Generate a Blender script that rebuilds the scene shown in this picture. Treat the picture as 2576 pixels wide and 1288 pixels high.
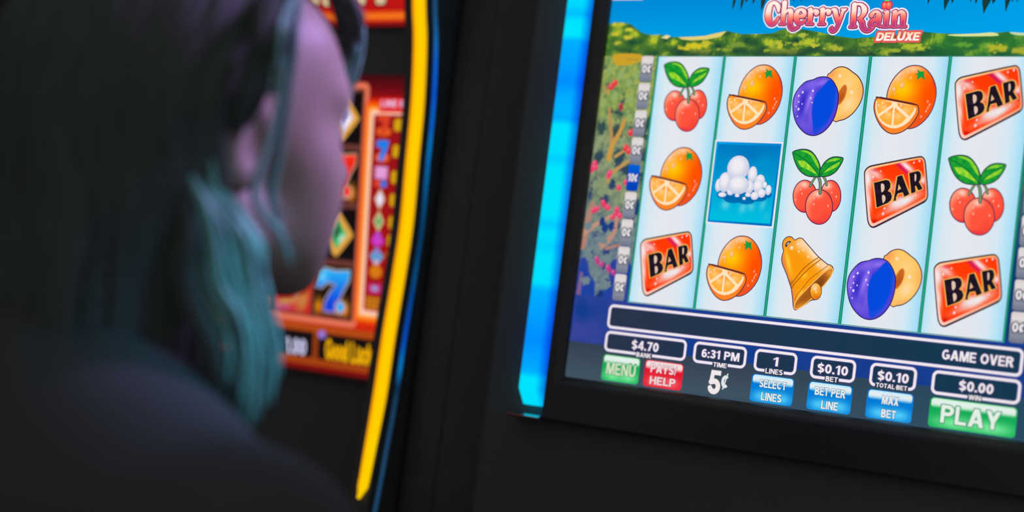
import bpy, bmesh, math, random
import numpy as np
from mathutils import Vector, Matrix, noise
from mathutils.geometry import delaunay_2d_cdt, tessellate_polygon

# ------------------------------------------------------------------ clear
for o in list(bpy.data.objects):
    bpy.data.objects.remove(o, do_unlink=True)
SC = bpy.context.scene
COL = SC.collection
random.seed(7)

# ------------------------------------------------------------------ camera
# world: X to the right along the bank of machines, Y into the machines, Z up (metres)
K = 1.16                                    # plan units to metres
Z0 = 1.45                                   # height of the top edge of the fruit reels (plan units)
cam_d = bpy.data.cameras.new('camera')
cam = bpy.data.objects.new('camera', cam_d)
COL.objects.link(cam)
right = Vector((0.8110461, 0.5712237, 0.1261257))
up = Vector((-0.0742744, -0.1133057, 0.9907801))
back = Vector((0.5802478, -0.8129362, -0.0494689))
M = Matrix.Identity(4)
for i in range(3):
    M[i][0] = right[i]; M[i][1] = up[i]; M[i][2] = back[i]
M.translation = Vector((0.6418611, -1.0641294, Z0 - 0.2346216))*K
cam.matrix_world = M
cam_d.sensor_width = 36.0
cam_d.lens = 55.0
cam_d.clip_start = 0.02
cam_d.dof.use_dof = True
cam_d.dof.focus_distance = 1.15*K
cam_d.dof.aperture_fstop = 2.25/K
SC.camera = cam

# ------------------------------------------------------------------ world, added lights, exposure
W = bpy.data.worlds.new('dim_casino_hall')
SC.world = W
W.use_nodes = True
W.node_tree.nodes['Background'].inputs[0].default_value = (0.93, 0.97, 1.0, 1)
W.node_tree.nodes['Background'].inputs[1].default_value = 0.16
SC.view_settings.view_transform = 'Standard'
SC.view_settings.look = 'None'
SC.view_settings.exposure = 0.0
SC.view_settings.gamma = 1.0
SC.view_settings.use_curve_mapping = False

def spot(name, loc, target, energy, color, angle, blend=0.6, size=0.12):
    d = bpy.data.lights.new(name, 'SPOT')
    d.energy = energy*K*K; d.color = color; d.spot_size = math.radians(angle); d.spot_blend = blend
    d.shadow_soft_size = size*K
    o = bpy.data.objects.new(name, d)
    COL.objects.link(o)
    o.location = Vector(loc)*K
    o.rotation_euler = (Vector(target) - Vector(loc)).to_track_quat('-Z', 'Y').to_euler()
    return o
# two added lights without fixtures, colouring the player's face and hair
spot('violet_fill_light', (0.27, -0.15, 1.68), (0.035, -0.43, 1.325), 12.5, (0.56, 0.36, 1.0), 34, 0.9, 0.06)
spot('cyan_fill_light', (0.52, -0.52, 1.66), (0.080, -0.485, 1.195), 11.0, (0.09, 0.60, 1.0), 14, 0.9, 0.05)

# ------------------------------------------------------------------ materials
def s2l(c):
    c = c / 255.0
    return c / 12.92 if c <= 0.04045 else ((c + 0.055) / 1.055) ** 2.4
def rgb(c):
    return (s2l(c[0]), s2l(c[1]), s2l(c[2]), 1.0)

def pbr(name, color, rough=0.5, metal=0.0, spec=0.5, bump=0.0, bscale=300.0, var=0.0):
    m = bpy.data.materials.new(name); m.use_nodes = True
    nt = m.node_tree; b = nt.nodes['Principled BSDF']
    b.inputs['Roughness'].default_value = rough
    b.inputs['Metallic'].default_value = metal
    b.inputs['Specular IOR Level'].default_value = spec
    tc = nt.nodes.new('ShaderNodeTexCoord')
    nz = nt.nodes.new('ShaderNodeTexNoise')
    nz.inputs['Scale'].default_value = bscale
    nt.links.new(tc.outputs['Object'], nz.inputs['Vector'])
    cr = nt.nodes.new('ShaderNodeValToRGB')
    k = var
    cr.color_ramp.elements[0].color = (color[0]*(1-k), color[1]*(1-k), color[2]*(1-k), 1)
    cr.color_ramp.elements[1].color = (min(1, color[0]*(1+k)), min(1, color[1]*(1+k)), min(1, color[2]*(1+k)), 1)
    nt.links.new(nz.outputs['Fac'], cr.inputs['Fac'])
    nt.links.new(cr.outputs['Color'], b.inputs['Base Color'])
    if bump:
        bp = nt.nodes.new('ShaderNodeBump'); bp.inputs['Strength'].default_value = bump
        bp.inputs['Distance'].default_value = 0.002
        nt.links.new(nz.outputs['Fac'], bp.inputs['Height'])
        nt.links.new(bp.outputs['Normal'], b.inputs['Normal'])
    return m

def screen_mat(name, strength=1.0):
    """a lit display: every picture element gives off its own colour"""
    m = bpy.data.materials.new(name); m.use_nodes = True
    nt = m.node_tree; nt.nodes.clear()
    out = nt.nodes.new('ShaderNodeOutputMaterial')
    em = nt.nodes.new('ShaderNodeEmission'); em.inputs['Strength'].default_value = strength
    at = nt.nodes.new('ShaderNodeAttribute'); at.attribute_name = 'Col'
    nt.links.new(at.outputs['Color'], em.inputs['Color'])
    nt.links.new(em.outputs['Emission'], out.inputs['Surface'])
    return m

def ramp_light(name, axis, lo, hi, stops, strength=1.0, cross=None):
    """a translucent lamp cover lit from inside: emission colour along one axis (object space)"""
    m = bpy.data.materials.new(name); m.use_nodes = True
    nt = m.node_tree; nt.nodes.clear()
    out = nt.nodes.new('ShaderNodeOutputMaterial')
    em = nt.nodes.new('ShaderNodeEmission'); em.inputs['Strength'].default_value = strength
    tc = nt.nodes.new('ShaderNodeTexCoord'); sp = nt.nodes.new('ShaderNodeSeparateXYZ')
    mr = nt.nodes.new('ShaderNodeMapRange')
    mr.inputs['From Min'].default_value = lo; mr.inputs['From Max'].default_value = hi
    cr = nt.nodes.new('ShaderNodeValToRGB')
    e = cr.color_ramp.elements
    while len(e) < len(stops): e.new(0.5)
    for k, (p, c) in enumerate(stops):
        e[k].position = p; e[k].color = rgb(c)
    nt.links.new(tc.outputs['Object'], sp.inputs[0])
    nt.links.new(sp.outputs[axis], mr.inputs['Value'])
    nt.links.new(mr.outputs['Result'], cr.inputs['Fac'])
    src = cr.outputs['Color']
    if cross:                                   # the cover is dimmer towards one flank
        m2 = nt.nodes.new('ShaderNodeMapRange')
        m2.inputs['From Min'].default_value = cross[0]; m2.inputs['From Max'].default_value = cross[1]
        c2 = nt.nodes.new('ShaderNodeValToRGB')
        e2 = c2.color_ramp.elements
        while len(e2) < len(cross[2]): e2.new(0.5)
        for k, (p, c) in enumerate(cross[2]):
            e2[k].position = p; e2[k].color = (c[0], c[1], c[2], 1)
        mx = nt.nodes.new('ShaderNodeMix'); mx.data_type = 'RGBA'; mx.blend_type = 'MULTIPLY'; mx.inputs['Factor'].default_value = 1.0
        nt.links.new(sp.outputs[0], m2.inputs['Value']); nt.links.new(m2.outputs['Result'], c2.inputs['Fac'])
        nt.links.new(src, mx.inputs[6]); nt.links.new(c2.outputs['Color'], mx.inputs[7])
        src = mx.outputs[2]
    nt.links.new(src, em.inputs['Color'])
    nt.links.new(em.outputs['Emission'], out.inputs['Surface'])
    return m

MAT = {
    'black_plastic': pbr('black_plastic', (0.12, 0.12, 0.124), 0.6, 0, 0.5, 0.05, 900, 0.15),
    'black_gloss': pbr('black_gloss', (0.075, 0.075, 0.077), 0.5, 0, 0.5, 0.0, 40, 0.2),
    'bezel': pbr('bezel_black', (0.045, 0.045, 0.048), 0.30, 0, 0.5, 0.0, 60, 0.2),
    'trim': pbr('dark_chrome_trim', (0.55, 0.55, 0.58), 0.16, 1.0, 0.5, 0.0, 60, 0.08),
    'blue_reflect_trim': pbr('blue_reflection_trim', (0.10, 0.42, 1.0), 0.14, 1.0, 0.5, 0.0, 60, 0.15),  # the light bar's blue reflection is put into the metal's tint
    'wall': pbr('dark_wall', (0.10, 0.097, 0.10), 0.85, 0, 0.3, 0.2, 120, 0.25),
    'carpet': pbr('dark_carpet', (0.03, 0.02, 0.025), 0.95, 0, 0.2, 0.5, 200, 0.5),
    'skin': pbr('skin', (0.50, 0.36, 0.31), 0.50, 0, 0.4, 0.05, 500, 0.06),
    'hair': pbr('ash_hair', (0.088, 0.098, 0.096), 0.62, 0, 0.25, 0.0, 220, 0.35),
    'strand': pbr('teal_lit_strands', (0.27, 0.58, 0.52), 0.45, 0, 0.5, 0.0, 220, 0.3),  # teal light on the hair is put into this colour
    'jacket': pbr('black_jacket', (0.075, 0.075, 0.076), 0.9, 0, 0.25, 0.3, 700, 0.2),
    'trousers': pbr('black_trousers', (0.020, 0.020, 0.024), 0.9, 0, 0.25, 0.3, 700, 0.2),
    'vinyl': pbr('black_vinyl', (0.02, 0.02, 0.02), 0.5, 0, 0.5, 0.1, 300, 0.2),
    'steel': pbr('brushed_steel', (0.3, 0.3, 0.31), 0.35, 1.0, 0.5, 0.05, 250, 0.1),
    'art': screen_mat('lit_display', 1.0),
    'iris': pbr('iris_brown', (0.05, 0.03, 0.02), 0.2, 0, 0.5),
    'brow': pbr('eyebrow_hair', (0.07, 0.06, 0.05), 0.7, 0, 0.3),
    'lip': pbr('lip', (0.42, 0.20, 0.19), 0.4, 0, 0.4),
    'eye': pbr('eye_white', (0.6, 0.58, 0.56), 0.2, 0, 0.5),
}

# ------------------------------------------------------------------ object helpers
def link(o, parent=None, loc=None):
    COL.objects.link(o)
    if parent: o.parent = parent
    if loc is not None: o.location = loc
    return o
def thing(name, label, cat, loc, group=None, size=1.0):
    o = bpy.data.objects.new(name, None); COL.objects.link(o)
    o.empty_display_size = 0.1
    o.location = Vector(loc)*K; o.scale = (K*size, K*size, K*size); o['label'] = label; o['category'] = cat
    if group: o['group'] = group
    return o
def mesh_obj(name, verts, faces, mat, parent=None, loc=None, smooth=False, bevel=0.0, seg=2):
    me = bpy.data.meshes.new(name)
    me.from_pydata([tuple(v) for v in verts], [], [tuple(f) for f in faces])
    bm = bmesh.new(); bm.from_mesh(me)
    bmesh.ops.recalc_face_normals(bm, faces=bm.faces)
    bm.to_mesh(me); bm.free()
    me.materials.append(MAT[mat] if isinstance(mat, str) else mat)
    if smooth:
        for p in me.polygons: p.use_smooth = True
    o = bpy.data.objects.new(name, me)
    link(o, parent, loc)
    if bevel:
        b = o.modifiers.new('bevel', 'BEVEL'); b.width = bevel; b.segments = seg; b.limit_method = 'ANGLE'
    return o
def prism(profile, x0, x1):
    """profile: list of (y, z); extruded from x0 to x1"""
    n = len(profile)
    v = [(x0, y, z) for y, z in profile] + [(x1, y, z) for y, z in profile]
    f = [tuple(range(n)), tuple(range(2*n-1, n-1, -1))]
    for i in range(n):
        j = (i+1) % n
        f.append((i, j, n+j, n+i))
    return v, f
def box(x0, x1, y0, y1, z0, z1):
    v = [(x, y, z) for z in (z0, z1) for y in (y0, y1) for x in (x0, x1)]
    f = [(0, 1, 3, 2), (4, 6, 7, 5), (0, 4, 5, 1), (2, 3, 7, 6), (0, 2, 6, 4), (1, 5, 7, 3)]
    return v, f
def merge(*parts):
    V = []; F = []
    for v, f in parts:
        k = len(V); V += list(v); F += [tuple(i+k for i in q) for q in f]
    return V, F
def tube(pts, radii, n=8):
    V = []; F = []
    m = len(pts); P = [Vector(p) for p in pts]
    prev = None
    for i in range(m):
        t = (P[min(i+1, m-1)] - P[max(i-1, 0)])
        if t.length < 1e-9: t = Vector((0, 0, 1))
        t.normalize()
        if prev is None:
            a = t.orthogonal().normalized()
        else:
            a = (prev - t * prev.dot(t))
            a = a.normalized() if a.length > 1e-6 else t.orthogonal().normalized()
        prev = a; b = t.cross(a)
        r = radii[i] if hasattr(radii, '__len__') else radii
        for k in range(n):
            q = 2*math.pi*k/n
            V.append(P[i] + a*(r*math.cos(q)) + b*(r*math.sin(q)))
    for i in range(m-1):
        for k in range(n):
            F.append((i*n+k, i*n+(k+1) % n, (i+1)*n+(k+1) % n, (i+1)*n+k))
    F.append(tuple(range(n-1, -1, -1))); F.append(tuple((m-1)*n+k for k in range(n)))
    return V, F
def catmull(pts, sub=6, closed=False):
    n = len(pts); out = []
    rng = range(n if closed else n-1)
    for i in rng:
        g = (lambda k: pts[k % n]) if closed else (lambda k: pts[max(0, min(n-1, k))])
        p0, p1, p2, p3 = g(i-1), g(i), g(i+1), g(i+2)
        for s in range(sub):
            t = s/sub; t2 = t*t; t3 = t2*t
            out.append(tuple(0.5*((2*b)+(-a+c)*t+(2*a-5*b+4*c-d)*t2+(-a+3*b-3*c+d)*t3) for a, b, c, d in zip(p0, p1, p2, p3)))
    if not closed: out.append(tuple(pts[-1]))
    return out

# ------------------------------------------------------------------ flat display pictures
DZ = 0.000005
def inside(p, poly):
    x, y = p; c = False; n = len(poly); j = n-1
    for i in range(n):
        xi, yi = poly[i]; xj, yj = poly[j]
        if (yi > y) != (yj > y) and x < (xj-xi)*(y-yi)/(yj-yi)+xi: c = not c
        j = i
    return c
def mix(a, b, t):
    t = max(0.0, min(1.0, t))
    return tuple(p+(q-p)*t for p, q in zip(a, b))
def ramp(stops):
    def f(x):
        if x <= stops[0][0]: return stops[0][1]
        for (a, ca), (b, cb) in zip(stops, stops[1:]):
            if x <= b: return mix(ca, cb, (x-a)/(b-a))
        return stops[-1][1]
    return f
def blobs(base, bl):
    """base colour (or function) with soft spots (cx, cy, rx, ry, rot, colour, strength)"""
    pre = [(cx, cy, rx, ry, math.cos(r), math.sin(r), c, s) for cx, cy, rx, ry, r, c, s in bl]
    def f(u, v):
        c0 = base(u, v) if callable(base) else base
        for cx, cy, rx, ry, cr, sr, c, s in pre:
            du, dv = u-cx, v-cy
            a = (du*cr+dv*sr)/rx; b = (-du*sr+dv*cr)/ry
            c0 = mix(c0, c, s*math.exp(-(a*a+b*b)))
        return c0
    return f
FONT = {}
# ---- a heavy upright sans alphabet for the display lettering (unit cap height, y up)
TH = 0.205
def arc(cx, cy, rx, ry, a0, a1, n=12):
    return [(cx+rx*math.cos(math.radians(a0+(a1-a0)*i/n)), cy+ry*math.sin(math.radians(a0+(a1-a0)*i/n))) for i in range(n+1)]
def dg(x0, y0, x1, y1, w): return ('p', [(x0, y0), (x0+w, y0), (x1+w, y1), (x1, y1)])
def bar_(x0, y0, x1, y1): return ('p', [(x0, y0), (x1, y0), (x1, y1), (x0, y1)])
def GLYPHS():
    t = TH; i = t/2; S = lambda p: ('s', p)
    G = {}
    G['A'] = (.84, [dg(0, 0, .29, 1, .24), dg(.60, 0, .31, 1, .24), bar_(.2, .2, .64, .37)])
    G['B'] = (.74, [bar_(0, 0, t, 1), S([(t*.5, 1-i), (.40, 1-i)]+arc(.40, .755, .20, .245-i, 90, -90)+[(t*.5, .51)]), S([(t*.5, .49), (.42, .49)]+arc(.42, .295, .215, .295-i, 90, -90)+[(t*.5, i)])])
    G['C'] = (.76, [S(arc(.39, .5, .39-i, .5-i, 42, 318, 18))])
    G['D'] = (.76, [bar_(0, 0, t, 1), S([(t*.5, 1-i), (.34, 1-i)]+arc(.34, .5, .42-i, .5-i, 90, -90, 16)+[(t*.5, i)])])
    G['E'] = (.66, [bar_(0, 0, t, 1), bar_(0, 1-.18, .64, 1), bar_(0, .42, .6, .59), bar_(0, 0, .66, .18)])
    G['G'] = (.80, [S(arc(.40, .5, .40-i, .5-i, 48, 345, 18)), bar_(.42, .36, .80, .53), bar_(.62, .12, .80, .5)])
    G['H'] = (.76, [bar_(0, 0, t, 1), bar_(.76-t, 0, .76, 1), bar_(0, .41, .76, .6)])
    G['I'] = (t, [bar_(0, 0, t, 1)])
    G['K'] = (.78, [bar_(0, 0, t, 1), dg(.10, .42, .50, 1, .27), dg(.52, 0, .2, .55, .26)])
    G['L'] = (.62, [bar_(0, 0, t, 1), bar_(0, 0, .62, .18)])
    G['M'] = (.94, [bar_(0, 0, .19, 1), bar_(.75, 0, .94, 1), dg(.36, 0, .05, 1, .23), dg(.36, 0, .66, 1, .23)])
    G['N'] = (.78, [bar_(0, 0, .2, 1), bar_(.58, 0, .78, 1), dg(.54, 0, .0, 1, .24)])
    G['O'] = (.82, [S(arc(.41, .5, .41-i, .5-i, 0, 360, 26))])
    G['P'] = (.70, [bar_(0, 0, t, 1), S([(t*.5, 1-i), (.38, 1-i)]+arc(.38, .695, .32-i, .305-i, 90, -90)+[(t*.5, .39+i)])])
    G['R'] = (.78, [bar_(0, 0, t, 1), S([(t*.5, 1-i), (.40, 1-i)]+arc(.40, .715, .32-i, .285-i, 90, -90)+[(t*.5, .43+i)]), dg(.52, 0, .28, .5, .26)])
    G['S'] = (.70, [S(arc(.35, .725, .25, .275-i, 20, 180, 9)[:]+arc(.35, .715, .25, .165, 180, 250, 5)[1:]+arc(.35, .285, .25, .185, 70, 0, 5)+arc(.35, .275, .25, .275-i, 0, -160, 10)[1:])])
    G['T'] = (.68, [bar_(.34-i, 0, .34+i, 1), bar_(0, 1-.18, .68, 1)])
    G['U'] = (.76, [S([(i, 1), (i, .37)]+arc(.38, .37, .38-i, .37-i, 180, 360, 12)+[(.76-i, 1)])])
    G['V'] = (.80, [dg(.28, 0, 0, 1, .23), dg(.29, 0, .57, 1, .23)])
    G['W'] = (1.14, [dg(.20, 0, 0, 1, .2), dg(.22, 0, .47, 1, .2), dg(.72, 0, .47, 1, .2), dg(.74, 0, .94, 1, .2)])
    G['X'] = (.78, [dg(0, 0, .52, 1, .26), dg(.52, 0, 0, 1, .26)])
    G['Y'] = (.78, [bar_(.39-i, 0, .39+i, .45), dg(.28, .38, 0, 1, .24), dg(.26, .38, .54, 1, .24)])
    G['0'] = (.62, [S(arc(.31, .5, .31-i, .5-i, 0, 360, 24))])
    G['1'] = (.44, [bar_(.20, 0, .41, 1), dg(.0, .62, .2, 1, .0), ('p', [(0, .66), (.22, .80), (.30, 1), (.2, 1), (.12, .87), (0, .82)])])
    G['2'] = (.62, [S(arc(.31, .71, .22, .29-i, 170, -25, 10)+[(.12, .16)]), bar_(0, 0, .62, .18)])
    G['3'] = (.62, [S(arc(.30, .745, .20, .255-i, 160, -80, 10)), S(arc(.30, .285, .22, .285-i, 85, -165, 11)), bar_(.2, .44, .36, .6)])
    G['4'] = (.66, [bar_(.37, 0, .57, 1), bar_(0, .2, .66, .36), dg(0, .3, .34, 1, .2)])
    G['5'] = (.62, [bar_(.1, .82, .58, 1), dg(.04, .45, .1, 1, .18), S([(.12, .50)]+arc(.30, .325, .21, .325-i, 105, -160, 13))])
    G['6'] = (.62, [S(arc(.31, .33, .31-i, .33-i, 0, 360, 20)), S(arc(.33, .5, .33-i, .5-i, 55, 190, 10))])
    G['7'] = (.60, [bar_(0, .82, .60, 1), dg(.12, 0, .37, .9, .21)])
    G['.'] = (t, [bar_(0, 0, t, t)])
    G[':'] = (t, [bar_(0, 0, t, t), bar_(0, .5, t, .5+t)])
    G['·'] = (.14, [bar_(0, .42, .14, .56)])
    G['/'] = (.34, [dg(0, 0, .22, 1, .12)])
    G[' '] = (.36, [])
    G['$'] = (.62, [('s', [(x*.886, .03+y*.94) for x, y in G['S'][1][0][1]]), bar_(.27, -.12, .35, 1.12)])
    G['¢'] = (.58, [S(arc(.31, .47, .205, .30, 48, 312, 14)), dg(.12, -.04, .40, 1.0, .09)])
    x = .74
    G['o'] = (.62, [S(arc(.31, x/2, .31-i, x/2-i, 0, 360, 20))])
    G['c'] = (.58, [S(arc(.31, x/2, .31-i, x/2-i, 45, 315, 16))])
    G['d'] = (.62, [S(arc(.29, x/2, .29-i, x/2-i, 0, 360, 20)), bar_(.62-t, 0, .62, 1)])
    G['u'] = (.62, [S([(i, x), (i, .3)]+arc(.30, .3, .30-i, .3-i, 180, 360, 10)), bar_(.62-t, 0, .62, x)])
    G['k'] = (.62, [bar_(0, 0, t, 1), dg(.12, .3, .36, x, .24), dg(.38, 0, .18, .44, .24)])
    G['!'] = (t, [bar_(0, .3, t, 1), bar_(0, 0, t, .19)])
    return G
GL = GLYPHS()
def stroke_strip(pts, w):
    """unit-space ribbon with mitred corners -> vertices, quads"""
    n = len(pts); V = []; F = []
    for k in range(n):
        a = pts[max(k-1, 0)]; b = pts[k]; c = pts[min(k+1, n-1)]
        d1 = (b[0]-a[0], b[1]-a[1]); d2 = (c[0]-b[0], c[1]-b[1])
        l1 = math.hypot(*d1); l2 = math.hypot(*d2)
        if l1 < 1e-9: d1, l1 = d2, l2
        if l2 < 1e-9: d2, l2 = d1, l1
        if l1 < 1e-9: d1 = d2 = (1, 0); l1 = l2 = 1
        n1 = (-d1[1]/l1, d1[0]/l1); n2 = (-d2[1]/l2, d2[0]/l2)
        m = (n1[0]+n2[0], n1[1]+n2[1]); L = math.hypot(*m)
        m = (m[0]/L, m[1]/L) if L > 1e-6 else n1
        s = min(1.8, 1/max(0.3, m[0]*n1[0]+m[1]*n1[1]))*w/2
        V += [(b[0]+m[0]*s, b[1]+m[1]*s), (b[0]-m[0]*s, b[1]-m[1]*s)]
    for k in range(n-1): F.append((2*k, 2*k+1, 2*k+3, 2*k+2))
    return V, F
def text_geo(txt, grow=0.0):
    key = (txt, grow)
    if key in FONT: return FONT[key]
    V = []; F = []; x = 0.0
    for k, ch in enumerate(txt):
        wd, prims = GL[ch]
        for kind, pts in prims:
            if kind == 's':
                v, f = stroke_strip(pts, TH+2*grow)
                b = len(V); V += [(p[0]+x, p[1]) for p in v]; F += [tuple(q+b for q in r) for r in f]
                if grow:
                    for e in (pts[0], pts[-1]):
                        b = len(V); h = TH/2+grow
                        V += [(e[0]+x+h*math.cos(q*math.pi/5), e[1]+h*math.sin(q*math.pi/5)) for q in range(10)]
                        F.append(tuple(range(b, b+10)))
            else:
                b = len(V); V += [(p[0]+x, p[1]) for p in pts]; F.append(tuple(range(b, b+len(pts))))
                if grow:
                    for p, q in zip(pts, pts[1:]+pts[:1]):
                        if math.hypot(p[0]-q[0], p[1]-q[1]) < 1e-6: continue
                        v, f = stroke_strip([p, q], 2*grow)
                        b = len(V); V += [(r[0]+x, r[1]) for r in v]; F += [tuple(z+b for z in r) for r in f]
                        b = len(V)
                        V += [(p[0]+x+grow*math.cos(z*math.pi/5), p[1]+grow*math.sin(z*math.pi/5)) for z in range(10)]
                        F.append(tuple(range(b, b+10)))
        x += wd+(0.085 if ch != ' ' else 0.0)
    FONT[key] = (V, F, x-0.085)
    return FONT[key]

def chaikin(poly, it=2):
    for _ in range(it):
        q = []
        for (a, b), (c, d) in zip(poly, poly[1:]+poly[:1]): q += [(a*.75+c*.25, b*.75+d*.25), (a*.25+c*.75, b*.25+d*.75)]
        poly = q
    return poly

class Art:
    """flat coloured shapes in millimetres (u right, v down), each a hair in front of the last"""
    def __init__(self, layer=0):
        self.V = []; self.F = []; self.C = []; self.l = layer
    def add(self, pts, faces, cols):
        k = len(self.V)
        y = -self.l*DZ
        self.V += [(p[0]/1000.0, y, -p[1]/1000.0) for p in pts]
        self.F += [tuple(i+k for i in f) for f in faces]
        self.C += cols
    def fill(self, poly, col, g=1.6, smooth=0):
        if smooth: poly = catmull(poly, smooth, True)
        self.l += 1
        if not callable(col):
            tri = tessellate_polygon([[Vector((p[0], p[1], 0)) for p in poly]])
            self.add(poly, tri, [col]*len(poly)); return
        us = [p[0] for p in poly]; vs = [p[1] for p in poly]
        pts = [Vector((p[0], p[1])) for p in poly]
        v = min(vs)+g*0.5
        r = 0
        while v < max(vs):
            u = min(us)+(g*0.5 if r % 2 else g)
            while u < max(us):
                if inside((u, v), poly): pts.append(Vector((u, v)))
                u += g
            v += g*0.87; r += 1
        res = delaunay_2d_cdt(pts, [], [list(range(len(poly)))], 1, 1e-5)
        P = [(p.x, p.y) for p in res[0]]
        self.add(P, [tuple(f) for f in res[2]], [col(*p) for p in P])
    def ellipse(self, cx, cy, rx, ry, col, rot=0.0, g=1.2, n=22):
        cr, sr = math.cos(rot), math.sin(rot)
        P = []
        for i in range(n):
            a = 2*math.pi*i/n; x = rx*math.cos(a); y = ry*math.sin(a)
            P.append((cx+x*cr-y*sr, cy+x*sr+y*cr))
        self.fill(P, col, g)
    def stroke(self, pts, w, col, closed=False, smooth=0, caps=True):
        """ribbon of width w (number, or third value of each point)"""
        P = [(p[0], p[1], (p[2] if len(p) > 2 else w)) for p in pts]
        if smooth: P = catmull(P, smooth, closed)
        self.l += 1
        n = len(P); V = []; F = []
        for i in range(n):
            a = P[(i-1) % n] if closed else P[max(i-1, 0)]
            b = P[(i+1) % n] if closed else P[min(i+1, n-1)]
            dx, dy = b[0]-a[0], b[1]-a[1]; L = math.hypot(dx, dy) or 1e-9
            nx, ny = -dy/L, dx/L; h = P[i][2]/2
            V += [(P[i][0]+nx*h, P[i][1]+ny*h), (P[i][0]-nx*h, P[i][1]-ny*h)]
        for i in range(n if closed else n-1):
            j = (i+1) % n
            F.append((2*i, 2*i+1, 2*j+1, 2*j))
        if caps and not closed:
            for i in (0, n-1):
                k = len(V); h = P[i][2]/2
                V += [(P[i][0]+h*math.cos(2*math.pi*q/12), P[i][1]+h*math.sin(2*math.pi*q/12)) for q in range(12)]
                F.append(tuple(range(k, k+12)))
        self.add(V, F, [col(*p) if callable(col) else col for p in V])
    def outline(self, poly, w, col, smooth=0):
        self.stroke(poly, w, col, True, smooth)
    def rrect(self, u0, v0, u1, v1, r, n=5):
        P = []
        for cx, cy, a0 in ((u1-r, v0+r, -90), (u1-r, v1-r, 0), (u0+r, v1-r, 90), (u0+r, v0+r, 180)):
            for i in range(n+1):
                a = math.radians(a0+90*i/n); P.append((cx+r*math.cos(a), cy+r*math.sin(a)))
        return P
    def text(self, txt, u0, u1, vt, vb, col, outline=None, ow=0.06, shear=0.0, fat=0.0):
        """lettering fitted to a box: u0..u1 wide, caps from vt down to vb"""
        V, F, w = text_geo(txt, fat)
        def tr(p):
            y = vb-p[1]*(vb-vt)
            return (u0+p[0]/w*(u1-u0)+shear*(vb-y), y)
        if outline:
            V2, F2, w2 = text_geo(txt, ow)
            self.l += 1
            P = [tr(p) for p in V2]; self.add(P, F2, [outline]*len(P))
        self.l += 1
        P = [tr(p) for p in V]
        self.add(P, F, [col(*p) if callable(col) else col for p in P])
    def mesh(self, name):
        me = bpy.data.meshes.new(name)
        me.from_pydata(self.V, [], self.F)
        at = me.color_attributes.new('Col', 'FLOAT_COLOR', 'POINT')
        buf = np.empty((len(self.C), 4), dtype=np.float32)
        c = np.array(self.C, dtype=np.float64)/255.0
        c = np.clip(c, 0, 1)
        buf[:, :3] = np.where(c <= 0.04045, c/12.92, ((c+0.055)/1.055)**2.4)
        buf[:, 3] = 1
        at.data.foreach_set('color', buf.ravel())
        me.materials.append(MAT['art'])
        return me
    def build(self, name, parent, u=0.0, v=0.0, lift=0):
        o = bpy.data.objects.new(name, self.mesh(name))
        return link(o, parent, (u/1000.0, -lift*DZ, -v/1000.0))
def place(src, name, parent, u, v, lift):
    o = bpy.data.objects.new(name, src.data)
    return link(o, parent, (u/1000.0, -lift*DZ, -v/1000.0))

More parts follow.
